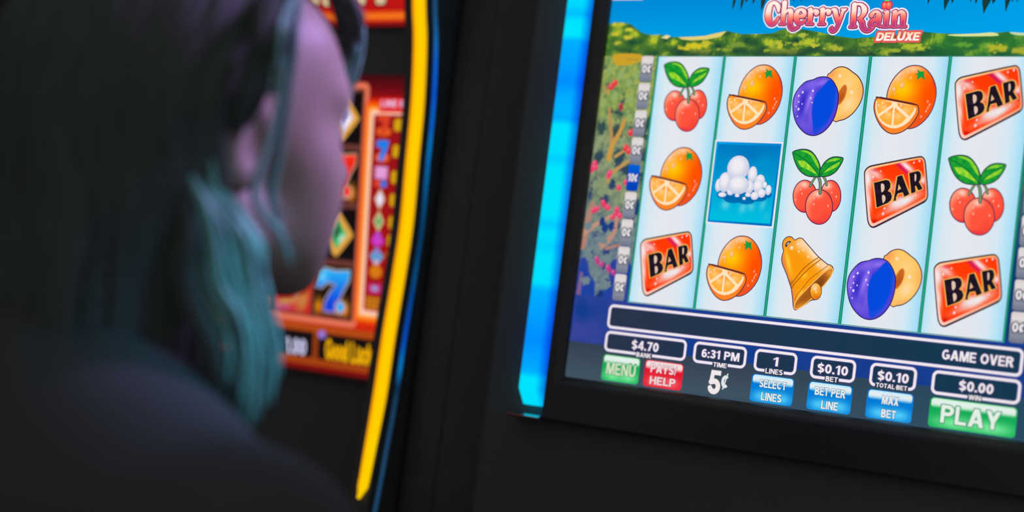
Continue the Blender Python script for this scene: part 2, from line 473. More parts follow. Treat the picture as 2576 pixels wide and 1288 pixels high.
# ------------------------------------------------------------------ measured outlines (mm, in a reel cell / on the display)
SH = {
    'bar_out': [(4.9, 21.0), (5.7, 17.8), (8.2, 15.2), (11.4, 14.2), (44.9, 6.4), (47.7, 6.4), (49.9, 8.4), (51.0, 11.4), (55.2, 32.5), (55.3, 36.5), (53.8, 39.2), (51.7, 40.6), (20.2, 59.0), (17.5, 60.3), (14.6, 59.6), (12.6, 56.8), (11.5, 53.7)],
    'bar_mid': [(5.7, 21.0), (6.7, 18.2), (8.8, 16.2), (11.8, 15.2), (45.3, 7.4), (47.6, 7.5), (49.1, 8.8), (50.2, 11.9), (54.4, 33.0), (54.4, 36.1), (53.0, 38.4), (19.5, 57.7), (17.1, 59.1), (14.9, 58.5), (13.4, 56.3), (12.3, 53.2)],
    'bar_face': [(6.7, 21.4), (7.7, 19.1), (9.9, 17.4), (12.6, 16.5), (45.6, 8.6), (47.5, 8.8), (48.6, 10.2), (49.3, 12.8), (53.4, 33.0), (53.2, 35.2), (52.1, 37.1), (18.8, 56.0), (16.6, 57.0), (15.3, 55.7), (14.0, 52.7)],
    'B': [(13.7, 27.3), (22.6, 24.7), (25.0, 25.2), (26.3, 27.2), (26.5, 30.2), (25.0, 32.7), (27.4, 33.8), (28.6, 36.6), (28.0, 39.3), (26.0, 41.3), (18.0, 45.3)],
    'B_h1': [(19.2, 28.3), (20.2, 27.5), (21.6, 28.3), (22.2, 30.6), (21.9, 32.6), (20.3, 33.7)],
    'B_h2': [(21.0, 36.7), (22.1, 35.7), (23.5, 36.8), (23.9, 39.3), (23.0, 41.0), (22.2, 41.5)],
    'A': [(30.9, 21.9), (34.3, 20.7), (41.3, 34.2), (37.8, 36.2), (36.2, 33.1), (32.6, 34.2), (31.6, 37.5), (31.9, 39.0), (30.1, 39.9), (30.3, 36.5)],
    'A_h': [(32.5, 27.4), (34.7, 30.5), (32.4, 32.0)],
    'R': [(39.4, 19.1), (45.7, 17.2), (47.4, 18.0), (48.4, 20.4), (48.2, 23.3), (47.3, 25.0), (50.7, 29.8), (47.6, 31.2), (45.5, 27.9), (44.8, 28.2), (45.8, 32.3), (42.7, 33.7)],
    'R_h': [(43.6, 20.1), (44.1, 19.4), (44.8, 20.4), (45.1, 23.0), (44.7, 24.7), (44.1, 24.2)],
    'bell_out': [(7.3, 10.7), (7.6, 8.3), (9.4, 5.6), (12.4, 4.4), (15.2, 5.1), (17.0, 6.8), (19.9, 5.1), (23.0, 5.2), (25.4, 7.1), (31.2, 12.2), (37.0, 17.3), (41.0, 19.9), (45.4, 22.7), (48.0, 23.2), (50.0, 24.9), (50.6, 27.0), (49.5, 30.7), (46.1, 36.3), (43.2, 41.1), (43.3, 44.6), (42.2, 48.1), (39.6, 50.0), (36.1, 50.6), (32.8, 53.3), (28.1, 56.8), (25.2, 58.8), (23.2, 58.7), (21.8, 56.2), (20.5, 50.5), (18.5, 43.4), (16.3, 38.8), (13.5, 33.2), (10.1, 27.6), (8.5, 24.3), (7.9, 21.0), (8.5, 17.0), (8.7, 15.5), (7.6, 13.2)],
    'bell_hole': [(10.1, 12.3), (10.1, 10.3), (11.5, 8.6), (13.4, 8.1), (14.2, 8.9), (12.4, 10.5), (11.0, 12.8)],
    'bell_line1': [(18.0, 40.7), (22.1, 34.3), (27.4, 27.1), (33.0, 21.9), (37.7, 18.6)],
    'bell_line2': [(19.0, 43.8), (20.7, 40.0), (26.1, 33.1), (31.5, 27.0), (39.4, 20.0)],
    'bell_lip': [(22.8, 51.5), (23.8, 48.1), (28.2, 41.6), (33.5, 34.4), (39.6, 29.1), (45.6, 23.9)],
    'bell_mouth': [(23.0, 57.0), (23.4, 53.4), (26.0, 48.8), (31.4, 42.3), (37.7, 35.0), (43.2, 29.3), (47.1, 26.4), (49.7, 26.0), (49.7, 29.5), (47.8, 33.7), (43.0, 40.6), (35.5, 49.7), (29.0, 55.8), (25.1, 58.1)],
    'bell_clap': [(42.8, 43.1), (42.9, 44.7), (42.6, 46.2), (42.1, 47.5), (41.3, 48.5), (40.4, 49.2), (39.3, 49.5), (38.2, 49.4), (37.0, 48.9), (36.0, 48.0), (35.2, 46.8), (34.6, 45.4), (34.2, 43.9), (34.2, 42.3), (34.4, 40.9), (35.0, 39.6), (35.7, 38.5), (36.7, 37.8), (37.8, 37.5), (38.9, 37.6), (40.0, 38.2), (41.0, 39.0), (41.9, 40.2), (42.5, 41.6)],
    'leaf1': [(7.3, 7.4), (10.9, 5.8), (15.3, 5.1), (19.9, 5.6), (23.6, 7.8), (27.1, 11.8), (29.3, 15.4), (30.9, 20.0), (31.0, 23.2), (30.7, 24.4), (26.8, 24.7), (22.3, 24.5), (18.6, 23.3), (14.8, 20.7), (11.8, 17.1), (9.2, 12.5), (8.0, 9.3)],
    'leaf1a': [(11.6, 13.5), (16.9, 13.5), (23.4, 17.5), (29.5, 23.2), (25.9, 22.2), (21.2, 20.1), (15.2, 18.0), (13.1, 15.4)],
    'leaf1b': [(13.1, 5.9), (17.9, 5.8), (22.1, 7.4), (26.0, 10.9), (28.6, 15.0), (29.5, 18.7), (25.4, 13.8), (22.4, 9.7), (18.6, 7.5)],
    'leaf2': [(30.9, 20.6), (31.9, 18.1), (33.8, 14.3), (36.5, 11.7), (39.2, 10.3), (42.1, 9.8), (45.5, 10.0), (47.6, 10.5), (46.9, 13.4), (45.4, 16.6), (43.3, 19.9), (40.2, 22.4), (36.5, 23.9), (31.6, 24.2)],
    'leaf2a': [(33.3, 21.7), (35.4, 19.3), (39.0, 16.4), (43.6, 14.2), (45.5, 13.4), (43.9, 16.7), (40.3, 18.7), (36.1, 20.7)],
    'leaf2b': [(34.8, 14.3), (37.5, 11.9), (41.7, 10.6), (45.6, 10.9), (42.4, 12.4), (38.6, 13.0)],
    'stem1': [(27.8, 25.0), (25.8, 28.6), (24.4, 32.2)],
    'stem2': [(29.9, 24.4), (32.0, 29.2), (32.9, 37.1)],
    'stem3': [(33.9, 24.4), (36.0, 27.2), (37.3, 30.8)],
    'chL': [(30.1, 39.4), (30.2, 42.4), (29.6, 45.3), (28.5, 47.8), (26.8, 49.7), (24.8, 51.0), (22.5, 51.5), (20.1, 51.3), (17.7, 50.2), (15.6, 48.5), (13.8, 46.2), (12.6, 43.4), (11.9, 40.4), (11.8, 37.4), (12.4, 34.5), (13.5, 32.0), (15.2, 30.1), (17.2, 28.8), (19.5, 28.3), (22.0, 28.6), (24.3, 29.6), (26.4, 31.4), (28.2, 33.7), (29.4, 36.5)],
    'chR': [(49.1, 38.2), (49.2, 41.1), (48.8, 43.8), (47.9, 46.2), (46.6, 48.1), (44.9, 49.3), (43.0, 49.8), (41.0, 49.5), (39.0, 48.5), (37.2, 46.8), (35.7, 44.6), (34.6, 41.9), (34.0, 39.0), (33.9, 36.1), (34.3, 33.3), (35.2, 30.9), (36.6, 29.1), (38.3, 27.9), (40.2, 27.4), (42.2, 27.7), (44.1, 28.7), (45.9, 30.4), (47.4, 32.7), (48.5, 35.3)],
    'chF': [(43.6, 46.5), (43.7, 49.8), (43.0, 52.8), (41.7, 55.5), (39.8, 57.7), (37.5, 59.1), (34.9, 59.7), (32.1, 59.4), (29.4, 58.3), (27.0, 56.4), (25.0, 53.9), (23.6, 50.9), (22.8, 47.7), (22.8, 44.4), (23.4, 41.3), (24.8, 38.6), (26.7, 36.5), (29.0, 35.1), (31.7, 34.5), (34.4, 34.8), (37.1, 35.9), (39.5, 37.8), (41.5, 40.3), (42.9, 43.3)],
    'plum': [(2.9, 37.9), (2.9, 32.5), (4.3, 28.0), (7.5, 23.1), (11.3, 19.8), (16.9, 18.3), (19.1, 17.2), (22.7, 16.2), (27.5, 16.4), (31.0, 18.0), (33.9, 21.0), (36.6, 25.4), (38.0, 29.8), (38.3, 35.9), (37.7, 42.1), (36.1, 47.8), (33.0, 53.2), (29.3, 57.0), (24.9, 59.3), (21.2, 59.8), (16.8, 58.9), (12.1, 55.9), (7.7, 51.2), (4.8, 45.4)],
    'half': [(27.9, 16.2), (29.9, 13.1), (32.8, 10.2), (36.3, 8.7), (39.6, 8.6), (43.0, 9.7), (47.0, 12.3), (51.0, 14.9), (54.2, 18.6), (56.5, 23.4), (57.0, 28.6), (56.0, 33.8), (53.5, 39.1), (49.9, 43.6), (45.7, 46.7), (41.2, 48.0), (36.6, 48.0), (33.2, 32.0)],
    'pit': [(43.1, 22.0), (44.1, 24.4), (43.9, 28.4), (42.9, 31.9), (41.0, 35.0), (39.1, 36.3), (37.8, 32.0), (38.4, 27.6), (40.1, 24.0), (41.7, 22.2)],
    'plum_blue': [(28.9, 18.6), (31.0, 18.3), (34.0, 21.5), (36.4, 25.8), (37.6, 30.2), (37.0, 36.4), (34.6, 43.5), (31.0, 52.3), (26.9, 56.9), (22.5, 59.0), (20.7, 52.2), (18.7, 43.4), (18.8, 35.8), (20.1, 29.1), (23.8, 24.7)],
    'orange': [(16.3, 30.7), (16.6, 25.6), (18.1, 20.2), (21.0, 15.1), (25.2, 10.7), (30.1, 7.9), (35.1, 7.3), (39.5, 8.1), (44.1, 11.0), (47.9, 15.3), (50.7, 20.6), (52.1, 26.4), (52.0, 32.2), (50.8, 38.0), (48.3, 43.4), (44.2, 48.4), (39.9, 51.4), (35.4, 52.6), (30.9, 51.3), (23.3, 45.2), (18.6, 38.2)],
    'slice': [(8.0, 30.3), (16.5, 31.7), (28.0, 33.6), (39.3, 35.5), (40.7, 38.6), (40.9, 41.5), (39.2, 45.7), (36.0, 50.7), (32.1, 54.1), (28.1, 56.1), (23.8, 56.9), (19.4, 55.7), (14.6, 52.1), (10.4, 46.3), (8.0, 40.9), (7.2, 36.7)],
    'pith': [(8.2, 31.3), (39.2, 36.4), (39.1, 40.7), (37.0, 44.9), (33.7, 49.1), (29.3, 51.9), (24.3, 53.3), (19.4, 52.4), (14.7, 50.0), (11.2, 45.9), (8.9, 41.3), (8.1, 36.7)],
    'seg1': [(9.3, 32.1), (20.4, 34.0), (20.2, 35.8), (11.1, 43.0), (9.4, 39.2), (8.8, 35.0)],
    'seg2': [(11.9, 44.8), (21.7, 37.5), (21.9, 50.9), (18.2, 50.1), (14.3, 47.7)],
    'seg3': [(23.2, 37.9), (32.7, 45.0), (29.8, 48.8), (26.5, 50.5), (23.4, 50.8)],
    'seg4': [(24.6, 34.4), (38.0, 36.9), (37.5, 39.9), (34.7, 43.9), (25.3, 36.6)],
    'star': [(36.7, 9.8), (39.0, 11.7), (42.0, 11.4), (41.6, 13.4), (43.1, 17.4), (39.9, 15.1), (37.2, 17.5), (37.5, 13.9), (35.2, 13.3), (37.7, 12.7)],
    'tile': [(2.0, 1.2), (57.2, 1.2), (57.1, 64.1), (2.4, 63.9)],
    'tile_in': [(3.5, 3.2), (56.0, 3.0), (55.5, 62.2), (3.9, 62.4)],
}
PUFFS = [(8.1, 35.1, 2.4, 4.6),(13.3, 32.6, 4.7, 7.1),(23.3, 21.1, 8.4, 8.8),(36.0, 25.5, 3.5, 5.7),(42.9, 30.6, 3.7, 4.9),(47.4, 33.1, 1.6, 2.3),(50.8, 36.8, 2.2, 3.5),(41.8, 34.0, 3.9, 4.6),(19.1, 39.5, 2.7, 2.7),(34.3, 35.4, 3.6, 4.8),(25.1, 34.2, 8.3, 6.5),(45.5, 39.5, 3.0, 3.1),(39.9, 41.7, 3.0, 2.9),(12.4, 42.3, 3.2, 1.7),(25.2, 42.3, 1.8, 1.2),(34.4, 41.4, 2.3, 1.4),(31.4, 44.2, 1.3, 1.1)]
LOGO =  [[(101.6, -34.5, 2.0), (100.9, -38.0, 3.7), (98.8, -40.5, 3.1), (96.5, -41.1, 2.9), (93.9, -38.9, 4.3), (93.1, -33.1, 4.9), (93.8, -28.9, 4.9), (95.9, -25.4, 3.7), (98.6, -25.0, 2.9), (100.8, -27.2, 2.1), (101.8, -29.5, 1.6)], [(106.0, -41.0, 4.0), (106.0, -38.1, 4.0), (106.0, -31.6, 3.7), (106.2, -25.3, 3.1)], [(103.8, -24.5, 1.4), (108.0, -24.4, 1.4)], [(103.8, -41.5, 1.3), (106.6, -41.7, 1.4)], [(107.5, -32.9, 1.4), (109.2, -34.9, 2.5), (111.8, -34.4, 3.9), (112.2, -31.0, 3.9), (112.1, -26.3, 3.7), (112.9, -22.9, 3.7), (114.9, -20.9, 3.1), (117.4, -21.0, 2.2), (119.8, -22.3, 1.4)], [(118.2, -30.1, 1.7), (122.1, -30.6, 3.3), (123.7, -31.8, 2.8), (122.7, -34.2, 3.1), (120.1, -35.5, 2.2), (117.5, -34.0, 3.6), (116.8, -30.6, 4.2), (117.5, -27.5, 3.6), (119.4, -25.1, 2.5), (121.9, -25.1, 2.0), (123.7, -26.4, 1.7), (124.7, -27.7, 1.1)], [(127.9, -35.1, 3.6), (128.3, -29.9, 3.9), (128.3, -25.0, 3.0)], [(126.1, -35.4, 1.4), (129.2, -35.4, 1.4)], [(126.1, -24.3, 1.4), (131.1, -24.2, 1.4)], [(129.8, -33.6, 1.9), (131.6, -34.6, 2.2), (133.1, -33.5, 3.9), (133.1, -32.6, 3.9)], [(137.8, -35.2, 3.6), (138.2, -29.8, 3.8), (138.0, -24.9, 3.0)], [(136.0, -35.5, 1.4), (139.1, -35.5, 1.4)], [(136.0, -24.1, 1.4), (140.7, -24.1, 1.4)], [(139.6, -33.7, 1.9), (141.4, -34.7, 2.2), (142.9, -33.7, 3.8), (142.9, -32.7, 3.7)], [(145.5, -35.1, 1.6), (147.7, -34.5, 3.5), (149.1, -30.9, 3.5), (150.9, -26.0, 2.7)], [(155.5, -34.7, 2.4), (154.3, -33.9, 2.3), (153.4, -30.1, 2.3), (151.7, -24.0, 2.3), (150.1, -19.9, 2.2), (148.1, -18.7, 2.4), (146.4, -19.9, 2.7), (146.7, -21.1, 2.2)], [(152.8, -35.1, 1.2), (156.6, -35.2, 1.3)], [(162.7, -38.3, 3.9), (163.0, -34.2, 3.9), (163.1, -28.9, 3.9), (163.3, -22.6, 3.4)], [(161.1, -21.8, 1.4), (165.8, -21.8, 1.4)], [(161.3, -38.6, 1.4), (164.6, -38.8, 1.7)], [(164.4, -38.7, 1.7), (168.0, -38.4, 2.2), (170.9, -35.1, 4.2), (170.9, -31.7, 3.6), (169.2, -29.0, 2.5), (166.6, -27.7, 1.4)], [(168.6, -27.2, 2.8), (170.4, -24.8, 3.5), (171.2, -21.8, 3.6), (173.4, -19.4, 3.0), (176.5, -19.1, 2.5), (179.3, -20.6, 1.1)], [(177.1, -29.8, 3.0), (177.2, -30.5, 3.3), (178.8, -32.5, 2.2), (181.2, -32.7, 2.2), (182.7, -30.4, 4.1), (182.9, -27.0, 3.8), (183.1, -23.8, 3.3), (184.4, -22.1, 1.6)], [(181.5, -27.4, 1.6), (178.9, -26.6, 2.5), (177.0, -24.9, 2.9), (177.1, -23.1, 2.9), (179.2, -22.0, 1.7), (181.2, -23.6, 1.4)], [(188.8, -32.0, 3.5), (188.8, -28.5, 3.5), (189.0, -22.3, 3.0)], [(186.5, -32.6, 1.1), (189.9, -32.7, 1.4)], [(186.2, -21.7, 1.4), (191.1, -21.7, 1.4)], [(195.0, -32.2, 3.5), (195.0, -28.4, 3.5), (195.2, -22.2, 3.0)], [(193.0, -21.7, 1.4), (197.9, -21.6, 1.4)], [(193.3, -32.5, 1.1), (196.2, -32.4, 1.1)], [(196.8, -30.5, 1.4), (198.9, -32.4, 2.4), (201.2, -30.9, 3.8), (201.7, -27.0, 3.5), (201.8, -22.2, 3.0)], [(199.2, -21.6, 1.3), (204.3, -21.5, 1.3)]]
STRANDS = {
's1':[(-0.018, -0.397, 1.411), (-0.019, -0.396, 1.382), (-0.02, -0.395, 1.361), (-0.02, -0.394, 1.337), (-0.023, -0.394, 1.315), (-0.027, -0.396, 1.293), (-0.028, -0.396, 1.278), (-0.022, -0.391, 1.265), (-0.014, -0.385, 1.257), (-0.007, -0.379, 1.246)],
's2':[(-0.022, -0.388, 1.414), (-0.023, -0.386, 1.38), (-0.024, -0.385, 1.351), (-0.025, -0.384, 1.327), (-0.026, -0.384, 1.302), (-0.028, -0.384, 1.285), (-0.025, -0.381, 1.271), (-0.019, -0.376, 1.262)],
's1b':[(-0.019, -0.404, 1.409), (-0.02, -0.402, 1.381), (-0.02, -0.401, 1.359), (-0.02, -0.4, 1.343)],
'd3':[(-0.023, -0.406, 1.409), (-0.026, -0.407, 1.38), (-0.028, -0.407, 1.356), (-0.031, -0.407, 1.336), (-0.036, -0.41, 1.321)],  # dark strands added to shade the ear
'e1':[(-0.05, -0.419, 1.295), (-0.046, -0.415, 1.28), (-0.039, -0.409, 1.266), (-0.028, -0.401, 1.253), (-0.024, -0.397, 1.238), (-0.02, -0.392, 1.22), (-0.016, -0.389, 1.206)],
'e2':[(-0.037, -0.414, 1.271), (-0.029, -0.408, 1.26), (-0.021, -0.402, 1.247), (-0.019, -0.399, 1.231), (-0.015, -0.395, 1.215), (-0.01, -0.39, 1.197), (-0.008, -0.388, 1.187), (-0.009, -0.388, 1.165)],
'e3':[(-0.039, -0.422, 1.269), (-0.03, -0.414, 1.252), (-0.025, -0.409, 1.232), (-0.018, -0.403, 1.214), (-0.012, -0.398, 1.192), (-0.009, -0.395, 1.175), (-0.009, -0.393, 1.153)],
'e4':[(-0.039, -0.428, 1.266), (-0.034, -0.423, 1.244), (-0.03, -0.418, 1.221), (-0.019, -0.41, 1.204), (-0.014, -0.404, 1.182), (-0.013, -0.403, 1.164)],
'd5':[(-0.038, -0.433, 1.256), (-0.039, -0.432, 1.228), (-0.033, -0.426, 1.206), (-0.024, -0.418, 1.187), (-0.021, -0.415, 1.172), (-0.018, -0.412, 1.161)],
'e7':[(-0.021, -0.394, 1.229), (-0.017, -0.39, 1.211), (-0.012, -0.386, 1.195), (-0.011, -0.384, 1.182), (-0.01, -0.383, 1.163)],
}

# ================================================================== the setting
def structure(name, vf, mat):
    o = mesh_obj(name, vf[0], vf[1], mat)
    o.scale = (K, K, K)
    o['kind'] = 'structure'
    return o
structure('floor', box(-3.0, 2.6, -2.6, 0.9, -0.06, 0.0), 'carpet')
structure('wall_back', box(-3.0, 2.6, 0.78, 0.88, 0.0, 3.0), 'wall')
structure('wall_left', box(-2.2, -2.1, -2.6, 0.78, 0.0, 3.0), 'wall')

# ================================================================== the fruit slot machine (in focus)
FRUIT = thing('slot_machine', 'black slot machine with a blue light bar and a Cherry Rain Deluxe fruit screen', 'slot machine', (0.15, 0.0, 0.0))
FO = Vector((0.15, 0.0, 0.0))
def fpart(name, vf, mat, parent=FRUIT, bevel=0.0, smooth=False, seg=2):
    v = [Vector(p)-FO for p in vf[0]]
    return mesh_obj(name, v, vf[1], mat, parent, None, smooth, bevel, seg)
def Zv(v): return Z0 - v/1000.0
# cabinet: upright head above the button deck, set-back base for the knees
fpart('cabinet', prism([(0.004, 1.0), (0.004, 1.92), (0.10, 1.98), (0.50, 1.98), (0.50, 0.90), (0.06, 0.90)], -0.132, 0.432), 'black_plastic', bevel=0.006)
fpart('base', prism([(0.16, 0.0), (0.13, 0.80), (0.13, 0.90), (0.50, 0.90), (0.50, 0.0)], -0.128, 0.428), 'black_plastic', bevel=0.006)
fpart('button_deck', prism([(0.13, 0.84), (-0.20, 0.84), (-0.225, 0.865), (-0.215, 0.90), (0.004, 1.0), (0.13, 1.0)], -0.132, 0.432), 'black_gloss', bevel=0.008)
fpart('added_gap_panel', merge(box(-0.2290, -0.1900, 0.030, 0.060, 0.90, 1.96), box(-0.1885, -0.1325, 0.026, 0.060, 0.90, 1.96)), 'black_gloss', bevel=0.003)  # added across the dark gap to catch ambient light
# frame around the display
def frame_ring(x0, x1, z0, z1, ix0, ix1, iz0, iz1, y0, y1, yi):
    """picture frame; the inner edge is chamfered back to yi"""
    o = [(x0, z0), (x1, z0), (x1, z1), (x0, z1)]; c = 0.006
    m = [(ix0-c, iz0-c), (ix1+c, iz0-c), (ix1+c, iz1+c), (ix0-c, iz1+c)]
    n = [(ix0, iz0), (ix1, iz0), (ix1, iz1), (ix0, iz1)]
    V = [(x, y1, z) for x, z in o]+[(x, y0, z) for x, z in o]+[(x, y0, z) for x, z in m]+[(x, yi, z) for x, z in n]+[(x, y1, z) for x, z in n]
    F = []
    for i in range(4):
        j = (i+1) % 4
        F += [(i, j, 4+j, 4+i), (4+i, 4+j, 8+j, 8+i), (8+i, 8+j, 12+j, 12+i), (12+i, 12+j, 16+j, 16+i), (16+i, 16+j, j, i)]
    return V, F
fpart('screen_frame', frame_ring(-0.0625, 0.3625, Zv(300), Zv(-90), -0.050, 0.350, Zv(263), Zv(-62), -0.009, 0.004, -0.0035), 'bezel', bevel=0.0015)
# light bars left and right of the display: half-round glowing covers
def half_bar(cx, hw, y0, depth, v0, v1, n=14, m=46):
    V = []; F = []
    for i in range(m+1):
        t = i/m
        v = v0+(v1-v0)*t
        e = 1.0
        d = (v1-v)
        if d < 9.0: e = math.sqrt(max(0.0, 1-((9.0-d)/9.0)**2))*0.55+0.45 if d > 0 else 0.45
        for k in range(n+1):
            a = math.pi*k/n
            V.append((cx+hw*math.cos(a)*(0.6+0.4*e), y0-depth*math.sin(a)**0.7*e, Zv(v)-0.0*k))
    for i in range(m):
        for k in range(n):
            a = i*(n+1)+k
            F.append((a, a+1, a+n+2, a+n+1))
    F.append(tuple(m*(n+1)+k for k in range(n+1)))
    return V, F
cy_, mid_, blu_ = (0, 228, 255), (0, 176, 255), (0, 142, 255)
BANDS = [(-300, blu_), (-120, mid_), (-60, cy_), (-40, (0, 215, 255)), (-33, (0, 190, 255)), (-26, cy_), (-14, cy_), (-11, mid_), (10, (0, 160, 255)), (24, blu_), (36, (0, 172, 255)), (48, (0, 180, 255)),
         (55, (0, 172, 255)), (60, cy_), (83, (0, 222, 255)), (88, (0, 205, 255)), (95, cy_), (134, cy_), (142, (0, 205, 255)), (150, cy_), (160, (0, 212, 255)), (168, cy_), (190, (0, 225, 255)), (196, mid_), (215, (0, 160, 255)), (236, blu_), (256, (0, 165, 255)), (263, (0, 175, 255)), (268, cy_), (289, (0, 222, 255))]
stops = [((289-v)/(289.0+300.0), c) for v, c in reversed(BANDS)]
barm = ramp_light('blue_lamp_cover', 2, Zv(289), Zv(-300), stops, 1.0, (-0.0125, 0.0125, [(0.0, (1, 1, 1)), (0.80, (1, 1, 1)), (0.90, (0.9, 0.62, 0.95)), (1.0, (0.5, 0.16, 0.72))]))
for cx in (-0.0785, 0.3785):
    V, F = half_bar(0.0, 0.0125, 0.004, 0.017, -300, 290)
    o = mesh_obj('light_bar', V, F, barm, FRUIT, Vector((cx, 0, 0))-Vector((FO.x, FO.y, 0)), True)
    o['label'] = 'glowing blue and cyan light bar'
    a, b = cx-0.016, cx+0.018
    fpart('light_bar_ledge', prism([(0.004, Zv(301)), (0.004, Zv(296)), (-0.012, Zv(297)), (-0.016, Zv(299)), (-0.012, Zv(301))], a, b), 'trim', bevel=0.001)
# the display panel
scr = fpart('screen', box(-0.051, 0.351, 0.0006, 0.0039, Zv(264), Zv(-63)), 'black_gloss')
scr['label'] = 'lit fruit game display'
def sub(art, name, u=0.0, v=0.0, lift=0):
    o = art.build(name, scr, 0, 0, 0)
    o.location = Vector((u/1000.0, -lift*DZ, Z0-v/1000.0))-FO
    return o
def again(src, name, u, v, lift):
    o = bpy.data.objects.new(name, src.data); link(o, scr)
    o.location = Vector((u/1000.0, -lift*DZ, Z0-v/1000.0))-FO
    return o

# ---- scenery behind the reels
def nz(u, v, s, o=0.0): return noise.noise(Vector((u*s+o, v*s, o*1.7)))
A = Art(0)
def sky(u, v):
    c = mix((0, 128, 208), (0, 160, 228), (v+62)/50.0)
    return mix(c, (0, 165, 238), max(0, (u-150)/150.0)*0.7)
A.fill([(-50, -62), (350, -62), (350, 0), (-50, 0)], sky, 9.0)
HILL = [(-50, -26.7), (-44, -28.2), (-35.6, -27.5), (-29, -26.2), (-24.8, -23.3), (-17, -18.7), (-8, -17.2), (0.5, -17.5), (6, -15.6), (17.6, -15.4), (30, -15.6), (39.7, -16.2), (50, -18.3), (58.8, -20.0), (65, -18.6), (71.9, -17.4), (85, -17.3), (98.1, -17.7), (104, -20.2), (110, -21.6), (124, -20.4), (139.3, -17.8), (149.5, -15.4), (164.4, -13.4), (178.8, -14.3), (196, -15.8), (217.7, -17.8), (229.9, -16.6), (247.9, -16.0), (269.8, -16.7), (278.4, -17.4), (289.7, -16.1), (310, -18), (330, -15), (350, -19)]
TUFTS = [(-42, -26.3, 6, 1.0, (206, 200, 60)), (-30, -21.8, 3.6, 1.3, (214, 210, 58)), (-46, -18.2, 6.5, 1.2, (216, 200, 50)), (-31, -15.2, 5.5, 1.4, (206, 196, 56)), (-39, -11.0, 4.5, 1.3, (188, 186, 54)), (-41, -22.4, 4, 0.9, (120, 146, 56)),
                      (33, -8.4, 11, 2.0, (214, 198, 36)), (24, -6.4, 6, 1.3, (204, 190, 40)), (40, -10.2, 7, 1.4, (196, 190, 52)), (104, -8.5, 6, 2.6, (190, 192, 52)), (96, -4.8, 5, 1.2, (150, 166, 48)), (120, -10, 7, 1.5, (168, 178, 52)), (133, -8.2, 6, 1.3, (190, 190, 58)), (150, -6, 7, 2.0, (168, 178, 56)), (124, -16, 5, 1.2, (176, 188, 66)), (214, -6.2, 9, 2.2, (176, 190, 54)), (196, -4.4, 6, 1.3, (150, 172, 52)), (248, -8, 7, 1.6, (92, 158, 52)), (272, -5.5, 7, 2.6, (176, 178, 46)), (290, -3.6, 6, 1.8, (166, 170, 50)), (70, -9, 6, 1.4, (120, 150, 56)), (58, -5, 6, 1.2, (140, 160, 56)), (176, -9, 6, 1.3, (130, 160, 54))]
def forest(u, v):
    d = (v+20)/20.0
    n1 = nz(u, v*1.6, 0.085); n2 = nz(u, v*1.5, 0.28, 3.1); n3 = nz(u, v, 0.6, 9.0)
    n4 = nz(u, v*2.2, 0.05, 21.0)
    c = mix((54, 106, 44), (98, 140, 48), 0.5+n2*1.3)
    c = mix(c, (186, 196, 48), max(0, n1*2.2+n3*0.9-0.18))
    c = mix(c, (30, 74, 52), max(0, -n1*1.4+n2*0.8))
    c = mix(c, (34, 66, 54), max(0, min(1, (v+9)/8.0))*(0.75 if n4 < 0.12 else 0.2))
    c = mix(c, (20, 130, 60), 0.35*max(0, min(1, (u-215)/15.0)))
    for tu, tv, tw, th_, tc in TUFTS:                       # sunlit crowns
        if abs(u-tu) < 2*tw and abs(v-tv) < 2*th_+1:
            a = ((u-tu)/tw)**2+((v-tv)/(th_*1.25))**2+n2*1.6+n3*0.8
            c = mix(c, tc, (1.25-a)*1.3)
    return c
A.fill(HILL+[(350, 6), (-50, 6)], forest, 1.0)
A.fill([(16, -15.2), (30, -15.6), (40, -16.2), (50, -18.3), (58.5, -19.8), (54, -15.5), (42, -13.2), (28, -12.6), (20, -13.4)], (226, 208, 116))
A.fill([(0, -15.0), (5.5, -17.2), (9, -16.0), (6, -13.8)], (232, 222, 150))
A.fill([(236, -15.6), (258, -16.3), (268, -16.9), (272, -14.6), (256, -14.2), (242, -14.4)], (216, 226, 150), smooth=3)
A.fill([(280, -17.0), (292, -16.2), (300, -16.6), (296, -14.6), (284, -15.0)], (196, 216, 170), smooth=3)
def tuft(u, v, w, h, c):
    P = []
    for i in range(26):
        a = 2*math.pi*i/26
        r = 1+0.5*noise.noise(Vector((u+2.2*math.cos(a), v+2.2*math.sin(a), 1.0)))+0.45*noise.noise(Vector((u*3+6*math.cos(a), v*3+6*math.sin(a), 4.0)))
        P.append((u+w*r*math.cos(a), v+h*r*math.sin(a)))
    A.fill(P, c)
# dark leaves hanging in from above
for u, v, w, h in [(62, -42, 1.4, 6), (69, -42, 1.4, 7), (73, -46, 2.6, 4), (79, -45, 1.6, 5), (87, -42, 2.2, 7), (84, -48, 4, 4), (113, -45, 1.6, 3.2), (119, -45, 1.3, 3.0), (160, -45, 2.4, 2), (219, -44, 1.6, 6.5), (232, -41, 2.4, 8.5), (237, -44, 2.6, 6), (250, -43, 1.7, 4.5), (254, -43, 2, 6), (261, -40, 3.6, 10), (256, -46, 5, 5), (267, -44, 4, 7), (272, -46, 3, 5), (276, -40, 2.2, 9), (280, -44, 2.5, 6), (283, -43, 1.4, 5.5), (290, -42, 2.4, 7), (298, -42, 3, 9), (312, -44, 5, 9), (326, -43, 4, 8), (340, -44, 5, 10)]:
    c = (28, 62, 62) if u < 200 else (24, 58, 56)
    A.fill([(u-w, v-h), (u+w, v-h), (u+w*0.9, v), (u+w*0.2, v+h*0.55), (u-w*0.3, v+h), (u-w*0.8, v+h*0.2)], c)
A.fill([(-50, -62), (-21, -62), (-21, -46.1), (-50, -46.6)], (236, 214, 222))
